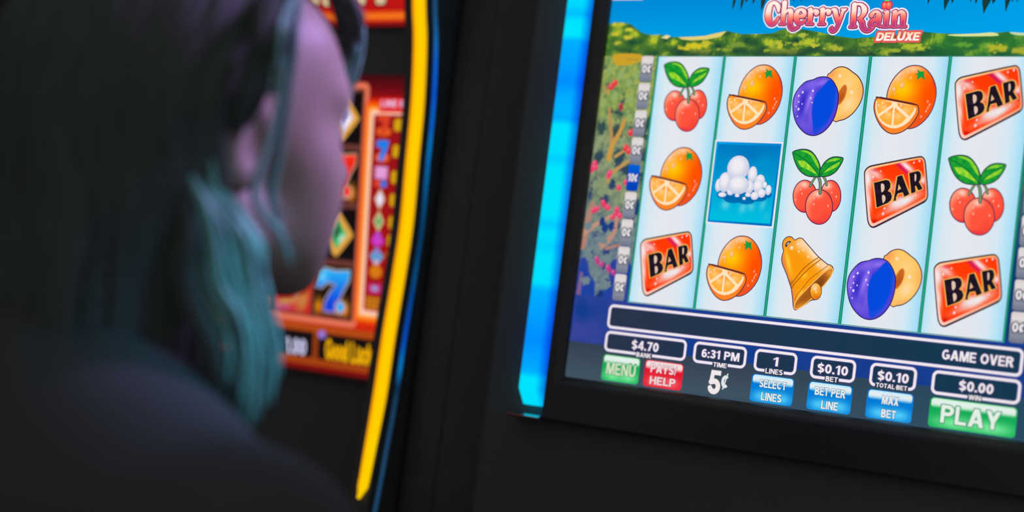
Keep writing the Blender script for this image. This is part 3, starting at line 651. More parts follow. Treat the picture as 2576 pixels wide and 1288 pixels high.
# orchard at the left and right of the reels
def orchard(u, v):
    n1 = nz(u, v, 0.11, 2.0); n2 = nz(u, v, 0.33, 5.0); n3 = nz(u, v, 0.8, 8.0)
    top = mix((112, 146, 84), (160, 172, 84), 0.5+1.4*n2)
    midc = mix((108, 128, 102), (146, 158, 116), 0.5+1.3*n2)
    low = mix((98, 118, 132), (122, 140, 140), 0.5+1.3*n2)
    c = mix(top, midc, (v-40)/30.0); c = mix(c, low, (v-110)/40.0)
    gap = mix((52, 78, 78), (26, 54, 120), (v-70)/70.0)
    h = n1*1.5+0.5*n3
    th = 0.60 if v < 45 else 0.34 if v < 130 else 0.42
    c = mix(c, gap, (h-th)*6)
    edge = 178+14*math.sin(u*0.16)+6*n1*3-(u+50)*0.1
    blue = mix((30, 66, 160), (56, 66, 152), 0.5+nz(u, v, 0.05, 4.0)*1.5)
    c = mix(c, blue, (v-edge)/1.8)
    return c
A.fill([(-50, 0), (1, 0), (1, 203), (-50, 203)], orchard, 1.1)
A.fill([(299, 0), (350, 0), (350, 203), (299, 203)], lambda u, v: mix(orchard(u-340, v), (16, 60, 112), 0.25+(v-60)/120.0), 1.6)
A.fill([(-41.4, -1.5), (-17, -1.5), (-16, 4), (-28, 7.5), (-39.2, 7)], (204, 160, 42), smooth=3)
A.fill([(-30, 2.4), (-18, 2.4), (-18, 3.4), (-30, 3.0)], (160, 140, 52))
def tree(points, w, c): A.stroke([(p[0], p[1], w*(1-0.35*i/(len(points)-1))) for i, p in enumerate(points)], w, c, smooth=5)
tan, tan2 = (192, 150, 86), (196, 150, 110)
tree([(-34.2, 84), (-34.0, 70), (-36.6, 56.7), (-40, 43.3)], 3.6, (186, 142, 84))
tree([(-34.4, 84), (-32.7, 73.3), (-27.4, 63.1), (-24, 52)], 5.0, (200, 152, 72))
tree([(-28.6, 82.3), (-18, 75.5)], 2.8, tan); tree([(-28.6, 94.7), (-13, 83.5)], 3.6, tan)
tree([(-33, 103), (-30, 97)], 2.2, tan)
tree([(-49.2, 156), (-47.3, 139.1), (-44.5, 122)], 7.0, (176, 130, 116))
tree([(-49, 146), (-38.1, 137.7), (-26, 131)], 4.6, (192, 146, 122))
tree([(-33, 156.5), (-22, 146), (-19.5, 131.3)], 5.5, (184, 142, 122))
tree([(-26, 157), (-14, 153)], 3.0, (172, 126, 120))
tree([(-47.4, 201), (-46.8, 178.9)], 4.6, (124, 92, 142))
tree([(-43.5, 30), (-48, 24)], 2.0, (200, 132, 84))
for u, v in [(-46, 140), (-30, 150), (-36, 158), (-42, 164), (-25, 165), (-34, 176), (-42, 184), (-22, 186)]:
    tuft(u, v, 4.2, 3.4, (112, 132, 138))
for u, v in [(-30, 141), (-24, 139), (-33, 136)]:
    tuft(u, v, 3.0, 3.6, (26, 62, 130))
for u, v, w, h in [(-44, 12, 4, 4), (-33, 16, 4, 4.5), (-24, 22, 4, 4), (-36, 33, 4.6, 4), (-22, 36, 3.6, 4), (-46, 38, 3.4, 5), (-20, 50, 3.6, 4), (-18, 16, 3, 5), (-40, 92, 4, 4), (-44, 106, 4, 5), (-36, 112, 4, 3.6), (-22, 118, 3.6, 3.6)]:
    tuft(u, v, w*0.8, h*0.8, (146, 170, 104) if v < 60 else (132, 150, 116))
def berry(u, v, r, c):
    A.ellipse(u, v, r, r*1.1, blobs(c, [(u-r*0.35, v-r*0.4, r*0.4, r*0.4, 0, (255, 170, 170), 0.8)]), g=0.9, n=14)
for u, v in [(-40.6, 25.3), (-37.4, 22.3), (-16.5, 62.4), (-19.5, 74.9), (-16.2, 77.3)]: berry(u, v, 2.7, (226, 52, 66))
for u, v in [(-28.4, 42.7), (-29.4, 40.4)]: berry(u, v, 2.0, (166, 40, 66))
for u, v in [(-48.1, 91.4), (-47, 88.5), (-49.4, 94), (-45.8, 92), (-32.5, 98.2), (-31.6, 95.8), (-42.8, 126.9), (-39.4, 125.4), (-33.2, 122), (-29.3, 123.9), (-34.5, 120), (-20.5, 127.8), (-17.2, 129.8), (-20.8, 125), (-23.6, 131.1), (-21.5, 107.3), (-15.3, 102.5)]: berry(u, v, 2.3, (232, 56, 106))
for u, v in [(-32.6, 168.1), (-28.7, 170), (-33.8, 165.8), (-21, 173.7), (-16.7, 175.6), (-22.5, 171.8)]: berry(u, v, 2.2, (186, 58, 132))
# lower part of the picture: deep blue band, then slate
def lowblue(u, v):
    c = mix((58, 68, 152), (24, 62, 142), (u+50)/120.0)
    return mix(c, (18, 60, 140), 0.25+nz(u, v, 0.06)*1.0)
A.fill([(-50, 196), (350, 196), (350, 236), (-50, 236)], lambda u, v: mix(orchard(u, v) if u < 0 else lowblue(u, v), lowblue(u, v), 1.0 if v > 203 or u > 0 else 0.8), 4.0)
A.fill([(-50, 234), (350, 234), (350, 263), (-50, 263)], lambda u, v: mix(mix((52, 66, 80), (66, 84, 98), (v-234)/28.0), (40, 74, 96), (u-120)/180.0), 6.0)
sub(A, 'scenery_picture')

# ---- reels
R = Art(0)
edge = ramp([(0, (166, 220, 240)), (2.5, (186, 230, 246)), (8, (214, 232, 242)), (18, (228, 232, 240)), (36, (228, 230, 238)), (48, (212, 232, 244)), (55, (178, 226, 246)), (60, (150, 214, 240))])
us = [0, 1.2, 2.5, 5, 8, 12, 18, 27, 36, 42, 48, 52, 55, 57.5, 60]
P = []; F = []; Cc = []
for i, u in enumerate(us):
    for v in (0.0, 198.0):
        P.append((u, v)); Cc.append(edge(u))
for i in range(len(us)-1): F.append((2*i, 2*i+1, 2*i+3, 2*i+2))
R.l += 1; R.add(P, F, Cc)
R.stroke([(0.3, 0.3), (59.7, 0.3), (59.7, 197.5), (0.3, 197.5)], 1.9, (0, 96, 84), True)
R.stroke([(0.3, 0.3), (59.7, 0.3), (59.7, 197.5), (0.3, 197.5)], 0.8, (34, 170, 128), True)
r0 = sub(R, 'reel_strip', 0, 0, 160)
for c in range(1, 5): again(r0, 'reel_strip', 60*c, 0, 160)

# ---- the symbols, drawn once each in their 60 x 66 mm cell
INK = (52, 34, 66)
def sym_bar():
    a = Art()
    a.fill(chaikin(SH['bar_out']), (58, 34, 58))
    def rim(u, v):
        t = 0.5+0.5*math.tanh(((v-15.5)+0.235*(u-10))/2.2)      # gold along the top, pale below
        return mix((255, 184, 40), mix((255, 206, 190), (246, 160, 120), (u-12)/40.0), t)
    a.fill(chaikin(SH['bar_mid']), rim, 1.2)
    pale = (240, 232, 234)
    face = blobs((255, 58, 6), [(8.0, 25, 4.4, 9, -0.1, pale, 1.1), (11, 40, 2.2, 9, -0.2, (250, 220, 214), 1.0), (14, 20.5, 7, 2.8, 0.6, (250, 214, 216), 0.85), (38, 39.5, 12, 3.6, -0.52, pale, 1.1), (33, 41, 6, 4, -0.3, pale, 0.9),
                            (27, 30, 3, 4, 0.5, (250, 214, 206), 0.7), (37, 14.5, 8.5, 2.2, 0.62, (252, 232, 240), 1.0), (31, 13.6, 9, 1.4, 0.66, (196, 20, 90), 0.85), (36, 17.4, 6, 1.2, 0.66, (214, 10, 100), 0.7), (50, 24, 2.2, 3.4, 0.3, (250, 230, 232), 1.0), (50, 28, 4, 1.4, 0.9, (200, 20, 100), 0.6),
                            (14, 18, 2.4, 1.2, 0, (220, 40, 80), 0.6), (27, 47, 9, 1.6, -0.52, (250, 160, 150), 0.5), (17.5, 55, 2, 1.5, 0, (190, 10, 10), 0.8)])
    a.fill(chaikin(SH['bar_face']), face, 0.9)
    gold = (240, 176, 84)
    for k in ('B', 'A', 'R'): a.outline(SH[k], 1.9, gold)
    for k in ('B', 'A', 'R'): a.fill(SH[k], lambda u, v: mix((30, 20, 32), (44, 30, 58), nz(u, v, 0.4)*1.5), 2.2)
    for k in ('B_h1', 'B_h2', 'R_h'): a.fill(SH[k], (228, 196, 172), smooth=3)
    a.fill(SH['A_h'], (232, 186, 140))
    for u, v, r in [(24, 45.4, 0.7), (23.4, 49.4, 0.9), (12.6, 23.2, 0.8), (42, 11.4, 0.6), (46, 10, 0.7), (18, 18.6, 0.5), (46, 34.5, 0.6)]:
        a.ellipse(u, v, r, r*1.3, (255, 206, 206), n=10)
    return a
def sym_bell():
    a = Art()
    a.fill(SH['bell_out'], (66, 42, 74), smooth=2)
    cx = sum(p[0] for p in SH['bell_out'])/len(SH['bell_out']); cy = sum(p[1] for p in SH['bell_out'])/len(SH['bell_out'])
    inner = []
    n = len(SH['bell_out'])
    for i, p in enumerate(SH['bell_out']):      # shrink the outline by its own normal
        a0 = SH['bell_out'][i-1]; b0 = SH['bell_out'][(i+1) % n]
        dx, dy = b0[0]-a0[0], b0[1]-a0[1]; L = math.hypot(dx, dy)
        inner.append((p[0]-dy/L*0.65, p[1]+dx/L*0.65))
    body = blobs((250, 154, 14), [(33, 14, 5, 12, 0.86-1.57, (255, 222, 186), 1.2), (24, 9, 6, 5, 0, (255, 216, 176), 1.0), (43, 24, 6, 4, 0.6, (255, 216, 178), 1.0), (9, 24, 2.6, 9, -0.3, (236, 132, 84), 1.0), (13.5, 35, 2.4, 10, -0.4, (230, 126, 78), 1.0), (19.5, 48, 2.2, 8, -0.2, (232, 130, 80), 1.0),
                                  (14, 24, 1.6, 9, -0.35, (255, 210, 60), 0.9), (12, 10, 4, 3, 0, (244, 164, 76), 1.0), (17, 40, 2, 3, 0.6, (170, 80, 16), 0.6), (28, 33, 1.6, 2.6, 0.85, (255, 214, 60), 0.7), (27, 47, 2, 4, 0.2, (255, 206, 60), 0.8)])
    a.fill(inner, body, 0.9, smooth=2)
    a.fill(SH['bell_hole'], (66, 42, 60), smooth=3)
    a.fill([(10.9, 11.4), (11.2, 10.2), (12.3, 9.2), (13.3, 9.0), (12.0, 10.3)], (226, 230, 238))
    for k, w in (('bell_line1', 0.7), ('bell_line2', 0.7), ('bell_lip', 0.5)):
        a.stroke([(p[0], p[1]) for p in SH[k]], w, (166, 92, 22), smooth=4)
    mo = blobs((196, 108, 28), [(40, 38, 9, 4, -0.85, (124, 66, 24), 1.0), (30, 50, 8, 3, -0.8, (150, 84, 26), 0.8), (48, 29, 3, 3, 0, (236, 150, 50), 0.9), (27, 56, 5, 2, -0.6, (230, 140, 40), 0.9)])
    a.fill(SH['bell_mouth'], mo, 1.0, smooth=3)
    a.outline(SH['bell_mouth'], 0.8, (248, 186, 100), smooth=3)
    a.outline(SH['bell_clap'], 1.0, (104, 58, 30), smooth=2)
    a.fill(SH['bell_clap'], blobs((246, 156, 28), [(37.5, 40.5, 3, 3, 0, (255, 212, 150), 0.9), (40, 48, 4, 2, 0, (226, 110, 20), 0.9)]), 0.9, smooth=2)
    for u, v, r in [(15.5, 13.2, 1.6), (20.5, 10, 1.5), (38.4, 24.2, 1.5), (29.6, 18.6, 1.0), (25, 14, 1.0), (21.5, 15.5, 0.8), (38, 42, 1.2), (39, 44, 0.8)]:
        a.ellipse(u, v, r, r*1.05, blobs((252, 196, 120), [(u-0.2*r, v-0.2*r, r*0.6, r*0.6, 0, (255, 240, 230), 1.0)]), g=0.6, n=12)
    return a
def sym_cherry():
    a = Art()
    def fruit(k, hx, hy):
        P = SH[k]
        cx = sum(p[0] for p in P)/len(P); cy = sum(p[1] for p in P)/len(P)
        a.outline(P, 1.5, (106, 38, 76), smooth=2)
        a.fill(P, blobs((254, 84, 60), [(cx-7.5, cy-6, 3.2, 6.5, 0.45, (255, 158, 128), 0.9), (hx, hy, 3.6, 2.6, 0.2, (255, 206, 184), 1.0), (cx-9, cy+3, 2.4, 8, -0.2, (252, 140, 104), 0.7), (cx+6, cy+8, 4, 5, 0.4, (240, 56, 50), 0.5), (cx, cy+11.5, 7, 1.6, 0, (226, 46, 70), 0.7)]), 1.0, smooth=2)
    fruit('chL', 19.5, 31.2); fruit('chR', 38, 31.2)
    for k in ('stem1', 'stem3'):
        a.stroke(SH[k], 2.0, (64, 78, 84), smooth=4); a.stroke(SH[k], 1.1, (128, 152, 96), smooth=4)
    fruit('chF', 31.2, 37.6)
    a.stroke(SH['stem2'], 2.5, (58, 78, 84), smooth=4); a.stroke(SH['stem2'], 1.4, (122, 152, 104), smooth=4)
    for lf, pts in (('leaf1', ('leaf1a', 'leaf1b')), ('leaf2', ('leaf2a', 'leaf2b'))):
        a.outline(SH[lf], 1.5, (44, 52, 66), smooth=2)
        a.fill(SH[lf], lambda u, v: mix((10, 140, 52), (40, 170, 50), 0.5+nz(u, v, 0.3)), 1.4, smooth=2)
        for q in pts: a.fill(SH[q], lambda u, v: mix((104, 198, 44), (176, 224, 56), 0.5+nz(u, v, 0.4)), 1.0, smooth=3)
    a.stroke([(8.2, 8), (17, 12), (25, 18.5), (30.4, 24)], 0.6, (0, 104, 46), smooth=3)
    a.stroke([(31.4, 23.4), (38, 17), (46.5, 11)], 0.5, (0, 104, 46), smooth=3)
    for u, v in [(17, 35), (28.6, 41), (29, 45.5), (42, 36), (46, 39), (40.5, 46), (14, 43), (18.6, 38)]:
        a.ellipse(u, v, 0.55, 0.85, (255, 176, 156), n=10)
    return a
def sym_plum():
    a = Art()
    a.outline(SH['half'], 1.5, (84, 40, 60), smooth=2)
    a.fill(SH['half'], blobs((254, 200, 104), [(31, 14, 4, 5, 0.5, (250, 160, 84), 0.9), (56, 26, 3, 10, 0, (250, 178, 96), 0.9), (47, 36, 4, 6, 0.5, (255, 220, 170), 0.8), (45, 21, 4, 5, 0, (255, 214, 150), 0.6), (44, 46, 8, 2.4, -0.4, (248, 176, 96), 0.7)]), 1.2, smooth=2)
    a.outline(SH['pit'], 1.2, (236, 168, 84), smooth=3)
    a.fill(SH['pit'], blobs((206, 104, 34), [(40.6, 31, 2, 4, 0.3, (180, 78, 20), 0.8)]), 1.0, smooth=3)
    a.outline(SH['plum'], 1.5, (44, 24, 96), smooth=2)
    vio = (152, 112, 236)
    a.fill(SH['plum'], blobs((78, 66, 214), [(5, 34, 3, 13, 0.1, vio, 0.9), (14, 22, 8, 3, -0.65, (140, 106, 236), 0.8), (15.5, 34, 2.2, 10, 0.22, (158, 124, 244), 1.0), (24, 20, 6, 2.4, -0.4, (150, 116, 240), 0.9), (10, 36, 2.6, 9, 0.1, (52, 40, 190), 0.8), (13, 52, 8, 4, 0.6, (120, 88, 222), 0.8), (18, 45, 2.6, 9, -0.1, (128, 96, 226), 0.8)]), 1.0, smooth=2)
    a.fill(SH['plum_blue'], blobs((4, 74, 220), [(38, 34, 2.4, 12, 0, (60, 92, 226), 0.7), (30, 55, 7, 3, -0.7, (70, 84, 220), 0.7), (22, 57, 4, 3, 0, (50, 70, 216), 0.6)]), 1.2, smooth=2)
    for u, v, r in [(9.4, 27.6, 0.8), (6.6, 30.4, 0.7), (17.5, 26.5, 0.8), (16.4, 32, 0.7), (7, 35, 0.6), (7.6, 40.5, 0.9), (10, 36.5, 0.5), (5.4, 38.5, 0.5), (7.4, 46, 0.5), (18, 35.4, 0.5)]:
        a.ellipse(u, v, r, r*1.2, (222, 208, 255), n=10)
    for u, v, r in [(37.6, 15, 1.2), (48.4, 27.2, 1.3)]:
        a.ellipse(u, v, r, r*1.1, (255, 226, 190), n=12)
    return a
def sym_orange():
    a = Art()
    a.outline(SH['orange'], 1.5, (92, 48, 84), smooth=2)
    a.fill(SH['orange'], blobs((255, 132, 4), [(48, 30, 10, 20, 0.05, (255, 78, 0), 1.0), (40, 48, 12, 6, -0.5, (236, 72, 36), 0.8), (27, 24, 9, 8, 0, (255, 200, 6), 1.0), (22, 14, 8, 6, -0.75, (255, 200, 146), 1.1), (33, 9.5, 8, 3, 0, (255, 196, 150), 1.0), (17.4, 24, 2.2, 8, 0.2, (255, 190, 130), 0.9), (50.6, 20, 1.5, 8, -0.3, (230, 50, 40), 0.6)]), 1.1, smooth=2)
    a.outline(SH['star'], 0.5, (10, 110, 44))
    a.fill(SH['star'], (26, 156, 66))
    for u, v, w, h in [(30, 11.6, 1.6, 1.9), (26.6, 21.6, 1.7, 2.6), (21, 24.6, 1.5, 2.0), (25, 14.6, 1.0, 1.4), (32.5, 16, 0.9, 1.2), (21.6, 28, 0.7, 0.9)]:
        a.ellipse(u, v, w, h, blobs((240, 160, 84), [(u-0.3, v-0.4, w*0.8, h*0.8, 0, (255, 206, 150), 1.0)]), g=0.6, rot=0.3, n=14)
    for u, v in [(47, 33), (48.6, 35.4), (46.6, 40), (43.4, 44), (47.6, 37.6)]:
        a.ellipse(u, v, 0.7, 1.1, (255, 150, 120), rot=0.3, n=10)
    SL = chaikin(SH['slice'])
    a.outline(SL, 1.5, (82, 44, 64))
    a.fill(SL, blobs((255, 134, 40), [(12, 51, 5, 5, 0, (250, 110, 60), 0.8), (38, 47, 4, 5, 0, (250, 120, 30), 0.6)]), 1.6)
    a.fill(chaikin(SH['pith']), (255, 228, 188))
    for k, (cx, cy) in (('seg1', (15, 36)), ('seg2', (19, 41)), ('seg3', (26, 42)), ('seg4', (31, 38))):
        a.fill(SH[k], blobs((255, 176, 62), [(22, 37, 6, 4, 0, (248, 138, 44), 0.9), (cx, cy+2, 3, 2.2, 0, (255, 214, 150), 0.7)]), 1.1)
    a.stroke([(8.0, 30.4), (39.3, 35.6)], 1.0, (84, 38, 34))
    for u, v in [(10.6, 36.4), (13.4, 34.6), (17.4, 41.5), (27.5, 36.2)]:
        a.ellipse(u, v, 0.9, 1.1, (255, 204, 150), n=10)
    return a
def sym_cloud():
    a = Art()
    a.fill([(0.8, 0.0), (58.4, 0.0), (58.4, 65.4), (1.0, 65.4)], (232, 232, 240))
    a.fill(SH['tile'], lambda u, v: mix((0, 160, 230), (0, 112, 192), ((u-4)/52+(v-4)/60)*0.62), 3.0)
    a.fill(SH['tile_in'], blobs(lambda u, v: mix((0, 122, 194), (0, 190, 224), (v-4)/56.0), [(44, 16, 7, 5, 0.4, (0, 152, 212), 0.7), (14, 20, 7, 9, 0, (0, 142, 204), 0.7), (30, 10, 12, 6, 0, (0, 116, 190), 0.8), (16, 50, 3.4, 3.4, 0.4, (120, 214, 226), 0.8), (31, 51.5, 3, 4, 0.3, (120, 214, 226), 0.7), (38, 50, 3, 3.4, -0.3, (110, 210, 224), 0.7), (47.6, 48, 2.2, 4, 0.3, (110, 210, 224), 0.7), (52, 57, 3.4, 3.4, 0, (40, 190, 214), 0.7)]), 1.4)
    sh = (0, 100, 170)
    for u, v, w, h in [(12.6, 42.4, 5, 3), (22, 45, 8, 3.4), (33, 45.4, 8, 3.2), (43, 43, 7, 3), (50.6, 40.4, 3.4, 2.6), (30, 40, 18, 4)]:
        a.ellipse(u, v, w, h, blobs(sh, [(u, v+h*0.6, w, h*0.5, 0, (0, 124, 190), 0.6)]), g=1.5)
    for u, v, w, h in PUFFS:
        a.ellipse(u, v, w*1.12, h*1.1, blobs((188, 196, 222), [(u-0.1*w, v-0.22*h, w*0.95, h*0.95, 0, (240, 236, 242), 1.25)]), g=max(0.6, w*0.2), n=20)
    return a
GRID = [['cherry', 'orange', 'plum', 'orange', 'bar'], ['orange', 'cloud', 'cherry', 'bar', 'cherry'], ['bar', 'orange', 'bell', 'plum', 'bar']]
MAKE = {'cherry': sym_cherry, 'orange': sym_orange, 'plum': sym_plum, 'bar': sym_bar, 'bell': sym_bell, 'cloud': sym_cloud}
DONE = {}
for r in range(3):
    for c in range(5):
        k = GRID[r][c]
        if k not in DONE: DONE[k] = sub(MAKE[k](), k+'_symbol', 60*c, 65.92*r, 180)
        else: again(DONE[k], k+'_symbol', 60*c, 65.92*r, 180)

# ---- line tags beside the reels
def tag_art(txt, hot):
    a = Art()
    P = a.rrect(-14.4, 0, -3.6, 21.2, 1.8)
    if hot: a.fill(P, lambda u, v: mix((0, 96, 214), (0, 62, 178), v/21.0), 3.0)
    else:
        f = ramp([(0, (214, 206, 204)), (5, (226, 220, 220)), (9.5, (170, 166, 172)), (11, (120, 124, 140)), (16, (136, 142, 158)), (21, (112, 118, 136))])
        a.fill(P, lambda u, v: f(v), 1.5)
    a.text(txt, -12.9 if not hot else -13.8, -4.6, 7.2, 13.8, (240, 236, 238), (84, 84, 100) if not hot else (0, 60, 170), 0.13)
    return a
t0 = sub(tag_art('0¢', False), 'line_tag', 0, 0, 170)
for i in range(1, 9):
    if i == 4:
        sub(tag_art('10¢', True), 'line_tag', 0, 22.05*i, 170)['label'] = 'blue line tag reading 10¢'
    else: again(t0, 'line_tag', 0, 22.05*i, 170)
for i in range(9): again(t0, 'line_tag', 317.4, 22.05*i, 170)

# ---- meters and buttons under the reels
WH = (240, 232, 238)
def meter(name, u0, v0, u1, v1, cap=None, capbox=None, val=None, valbox=None):
    a = Art()
    P = a.rrect(u0, v0, u1, v1, 3.4)
    a.fill(P, lambda u, v: mix((40, 52, 74), (22, 56, 80), u/250.0), 5.0)
    a.outline(P, 2.9, (96, 84, 150)); a.outline(P, 2.0, WH)
    if cap:
        c0, c1, ct, cb = capbox
        a.fill([(c0-0.8, ct-0.4), (c1+0.8, ct-0.4), (c1+0.8, cb+0.4), (c0-0.8, cb+0.4)], (42, 52, 78))
        a.text(cap, c0, c1, ct, cb, WH)
    if val:
        w0, w1, wt, wb = valbox
        a.text(val, w0, w1, wt, wb, WH, (66, 60, 108), 0.09)
    sub(a, name, 0, 0, 170)
meter('message_bar', -15.2, 202.0, 313.4, 219.2, None, None, 'GAME OVER', (258.2, 308.2, 207.2, 214.2))
meter('meter_box', -15.2, 223.2, 56.6, 237.6, 'BANK', (14.0, 27.3, 236.2, 239.8), '$4.70', (8.9, 33.1, 227.3, 234.3))
meter('meter_box', 65.0, 223.2, 108.1, 237.5, 'TIME', (82.1, 93.6, 236.3, 239.8), '6:31 PM', (71.2, 103.3, 227.3, 233.7))
meter('meter_box', 116.8, 223.2, 149.4, 237.7, 'LINES', (125.9, 140.0, 235.8, 239.6), '1', (131.4, 135.7, 226.9, 233.6))
meter('meter_box', 162.4, 223.2, 195.4, 237.7, 'BET', (174.2, 183.6, 236.0, 239.7), '$0.10', (167.0, 190.7, 227.4, 234.1))
meter('meter_box', 208.3, 223.2, 240.9, 237.8, 'TOTAL·BET', (212.8, 235.9, 236.0, 239.2), '$0.10', (213.3, 236.3, 227.4, 234.1))
meter('meter_box', 254.0, 223.2, 314.0, 237.9, 'WIN', (280.0, 288.6, 236.2, 239.6), '$0.00', (272.6, 296.5, 227.3, 234.1))
def button(u0, u1, deep, glow, lines):
    a = Art()
    v0, v1 = 241.0, 261.6
    P = a.rrect(u0, v0, u1, v1, 2.6)
    w = (u1-u0)/2; cx = (u0+u1)/2
    a.fill(P, blobs(deep, [(cx-w*0.4, v1-4.5, w*0.5, 4.5, 0, glow, 0.95), (cx+w*0.45, v1-4.5, w*0.5, 4.5, 0, glow, 0.95)]), 1.3)
    top = a.rrect(u0+1.0, v0+0.5, u1-1.0, v0+7.2, 2.2)
    f = ramp([(v0, mix(glow, (255, 255, 255), 0.55)), (v0+3.2, (236, 238, 240)), (v0+5.0, mix(glow, (240, 240, 240), 0.7)), (v0+7.2, deep)])
    a.fill(top, lambda u, v: f(v), 1.0)
    for t, x0, x1, vt, vb, c in lines:
        a.text(t, x0, x1, vt, vb, c, mix(deep, (120, 130, 130), 0.5), 0.055)
    return a
LT = (232, 236, 236)
GR, GG = (18, 168, 84), (126, 238, 158); RD, RG = (226, 22, 46), (246, 96, 104); BL, BG = (0, 120, 212), (84, 206, 250)
sub(button(-15.8, 18.5, GR, GG, [('MENU', -11.8, 15.1, 246.8, 256.4, (206, 226, 190))]), 'menu_button', 0, 0, 170)
sub(button(23.0, 57.2, RD, RG, [('PAYS/', 28.4, 51.6, 243.9, 250.3, (246, 220, 224)), ('HELP', 28.7, 51.6, 253.3, 259.5, (250, 214, 218))]), 'help_button', 0, 0, 170)
sub(button(115.5, 150.2, BL, BG, [('SELECT', 122.2, 144.1, 244.5, 250.3, LT), ('LINES', 124.8, 141.4, 254.0, 259.8, LT)]), 'select_lines_button', 0, 0, 170)
sub(button(161.6, 195.9, BL, BG, [('BET PER', 167.0, 190.8, 244.6, 250.4, LT), ('LINE', 173.1, 186.1, 254.0, 259.9, LT)]), 'bet_button', 0, 0, 170)
sub(button(207.2, 241.5, BL, BG, [('MAX', 218.5, 230.9, 244.4, 250.5, LT), ('BET', 219.1, 229.9, 254.2, 259.9, LT)]), 'max_bet_button', 0, 0, 170)
sub(button(253.5, 314.4, GR, GG, [('PLAY', 262.0, 303.6, 245.3, 257.8, (226, 240, 228))]), 'play_button', 0, 0, 170)
a = Art()
a.text('5', 79.9, 90.2, 242.5, 260.4, (240, 232, 232), fat=0.01)
a.text('¢', 90.6, 96.9, 243.6, 255.6, (226, 232, 234))
sub(a, 'coin_value_sign', 0, 0, 170)

# ---- the game's name above the reels
a = Art()
inkw, ink = (238, 230, 244), (122, 36, 92)
lg = ramp([(-40, (255, 240, 228)), (-33.5, (255, 228, 214)), (-29.5, (255, 140, 112)), (-26.6, (246, 84, 100)), (-24.2, (196, 62, 116)), (-19, (190, 62, 122))])
for st in LOGO: a.stroke([(p[0], p[1], p[2]+3.9) for p in st], 1, inkw, smooth=4)
a.l += 1
for st in LOGO: a.stroke([(p[0], p[1]+0.12, p[2]+1.7) for p in st], 1, ink, smooth=4)
a.l += 1
for st in LOGO: a.stroke([(p[0], p[1], p[2]+0.35) for p in st], 1, lambda u, v: mix(lg(v), (255, 128, 144), 0.75), smooth=4)
a.l += 1
for st in LOGO: a.stroke([(p[0], p[1], max(0.3, p[2]-0.5)) for p in st], 1, lambda u, v: lg(v), smooth=4)
for u, v, w, h in [(186.4, -37.4, 2.1, 2.8), (189.7, -37.4, 2.4, 3.0)]:
    a.ellipse(u, v, w+0.6, h+0.6, (206, 40, 90))
for u, v, w, h in [(186.4, -37.4, 1.8, 2.5), (189.7, -37.4, 2.1, 2.7)]:
    a.ellipse(u, v, w, h, blobs((250, 96, 80), [(u-0.4, v-0.6, 0.8, 1.0, 0, (255, 190, 160), 0.9)]), g=0.6)
a.ellipse(188.0, -42.2, 2.6, 2.0, (90, 214, 120))
a.text('DELUXE', 182.2, 215.6, -17.6, -10.6, (228, 92, 84), shear=0.18, fat=0.16)
a.text('DELUXE', 182.8, 215.2, -17.1, -11.2, lambda u, v: mix((255, 214, 178), (255, 246, 238), (v+17)/3.0), shear=0.18, fat=0.02)
sub(a, 'game_title', 0, 0, 170)

# ================================================================== the red slot machine behind the player
RED = thing('slot_machine', 'slot machine with red screen of sevens and diamonds, edged by curved yellow light strip', 'slot machine', (-0.4408, 0.1213, 0.0), None, 1.114)
RO = Vector((-0.33, 0.0, 0.1243))
def rpart(name, vf, mat, parent=RED, bevel=0.0, smooth=False, seg=2):
    return mesh_obj(name, [Vector(p)-RO for p in vf[0]], vf[1], mat, parent, None, smooth, bevel, seg)
CURVE = [(-480, -0.205), (-380, -0.188), (-300, -0.174), (-200, -0.158), (-100, -0.1405), (-20, -0.127), (13, -0.1188), (60, -0.112), (110, -0.109), (158, -0.106), (200, -0.1072), (250, -0.110), (297, -0.1113), (345, -0.1152), (373, -0.1176), (430, -0.124), (480, -0.131)]
CV = catmull(CURVE, 6)
TAN = 0.1158
def face_y(v): return -0.1+TAN*(v-52)/1000.0          # plane of the two displays
# body behind the displays
prof = [(face_y(-480)+0.006, Zv(-480)), (face_y(480)+0.006, Zv(480)), (0.02, 0.90), (0.50, 0.90), (0.50, Zv(-480)), ]
rpart('cabinet', prism(prof, -0.512, -0.148), 'black_plastic', bevel=0.004)
rpart('base', prism([(0.16, 0.1243), (0.13, 0.80), (0.13, 0.90), (0.50, 0.90), (0.50, 0.1243)], -0.512, -0.146), 'black_plastic', bevel=0.006)
rpart('button_deck', prism([(0.13, 0.84), (-0.20, 0.84), (-0.225, 0.865), (-0.215, 0.90), (face_y(470)-0.01, Zv(470)), (0.02, Zv(470)), (0.13, 0.93)], -0.516, -0.146), 'black_gloss', bevel=0.008)
# curved side walls carry the light strips
def side_wall(x0, x1, off):
    pr = [(y+off, Zv(v)) for v, y in CV]
    pr += [(0.505, Zv(480)), (0.505, Zv(-480))]
    return prism(pr, x0, x1)
rpart('side_wall', side_wall(-0.1665, -0.1425, 0.003), 'black_gloss', bevel=0.0015)
rpart('side_wall', side_wall(-0.5175, -0.4935, 0.003), 'black_gloss', bevel=0.0015)
# dark chrome ridge along the outer flanks, with a blue reflection put into its tint
def ribbon(x0, x1):
    V = []; F = []
    for v, y in CV: V += [(x0, y+0.0112, Zv(v)), (x1, y+0.0140, Zv(v)), (x0, y+0.0150, Zv(v))]
    n = len(CV)
    for i in range(n-1):
        for k in range(2): F.append((3*i+k, 3*i+k+1, 3*i+k+4, 3*i+k+3))
        F.append((3*i+2, 3*i, 3*i+3, 3*i+5))
    F += [(0, 1, 2), (3*n-3, 3*n-2, 3*n-1)]
    return V, F
rpart('edge_trim', ribbon(-0.1425, -0.1410), 'blue_reflect_trim')
rpart('edge_trim', ribbon(-0.5175, -0.5190), 'blue_reflect_trim')
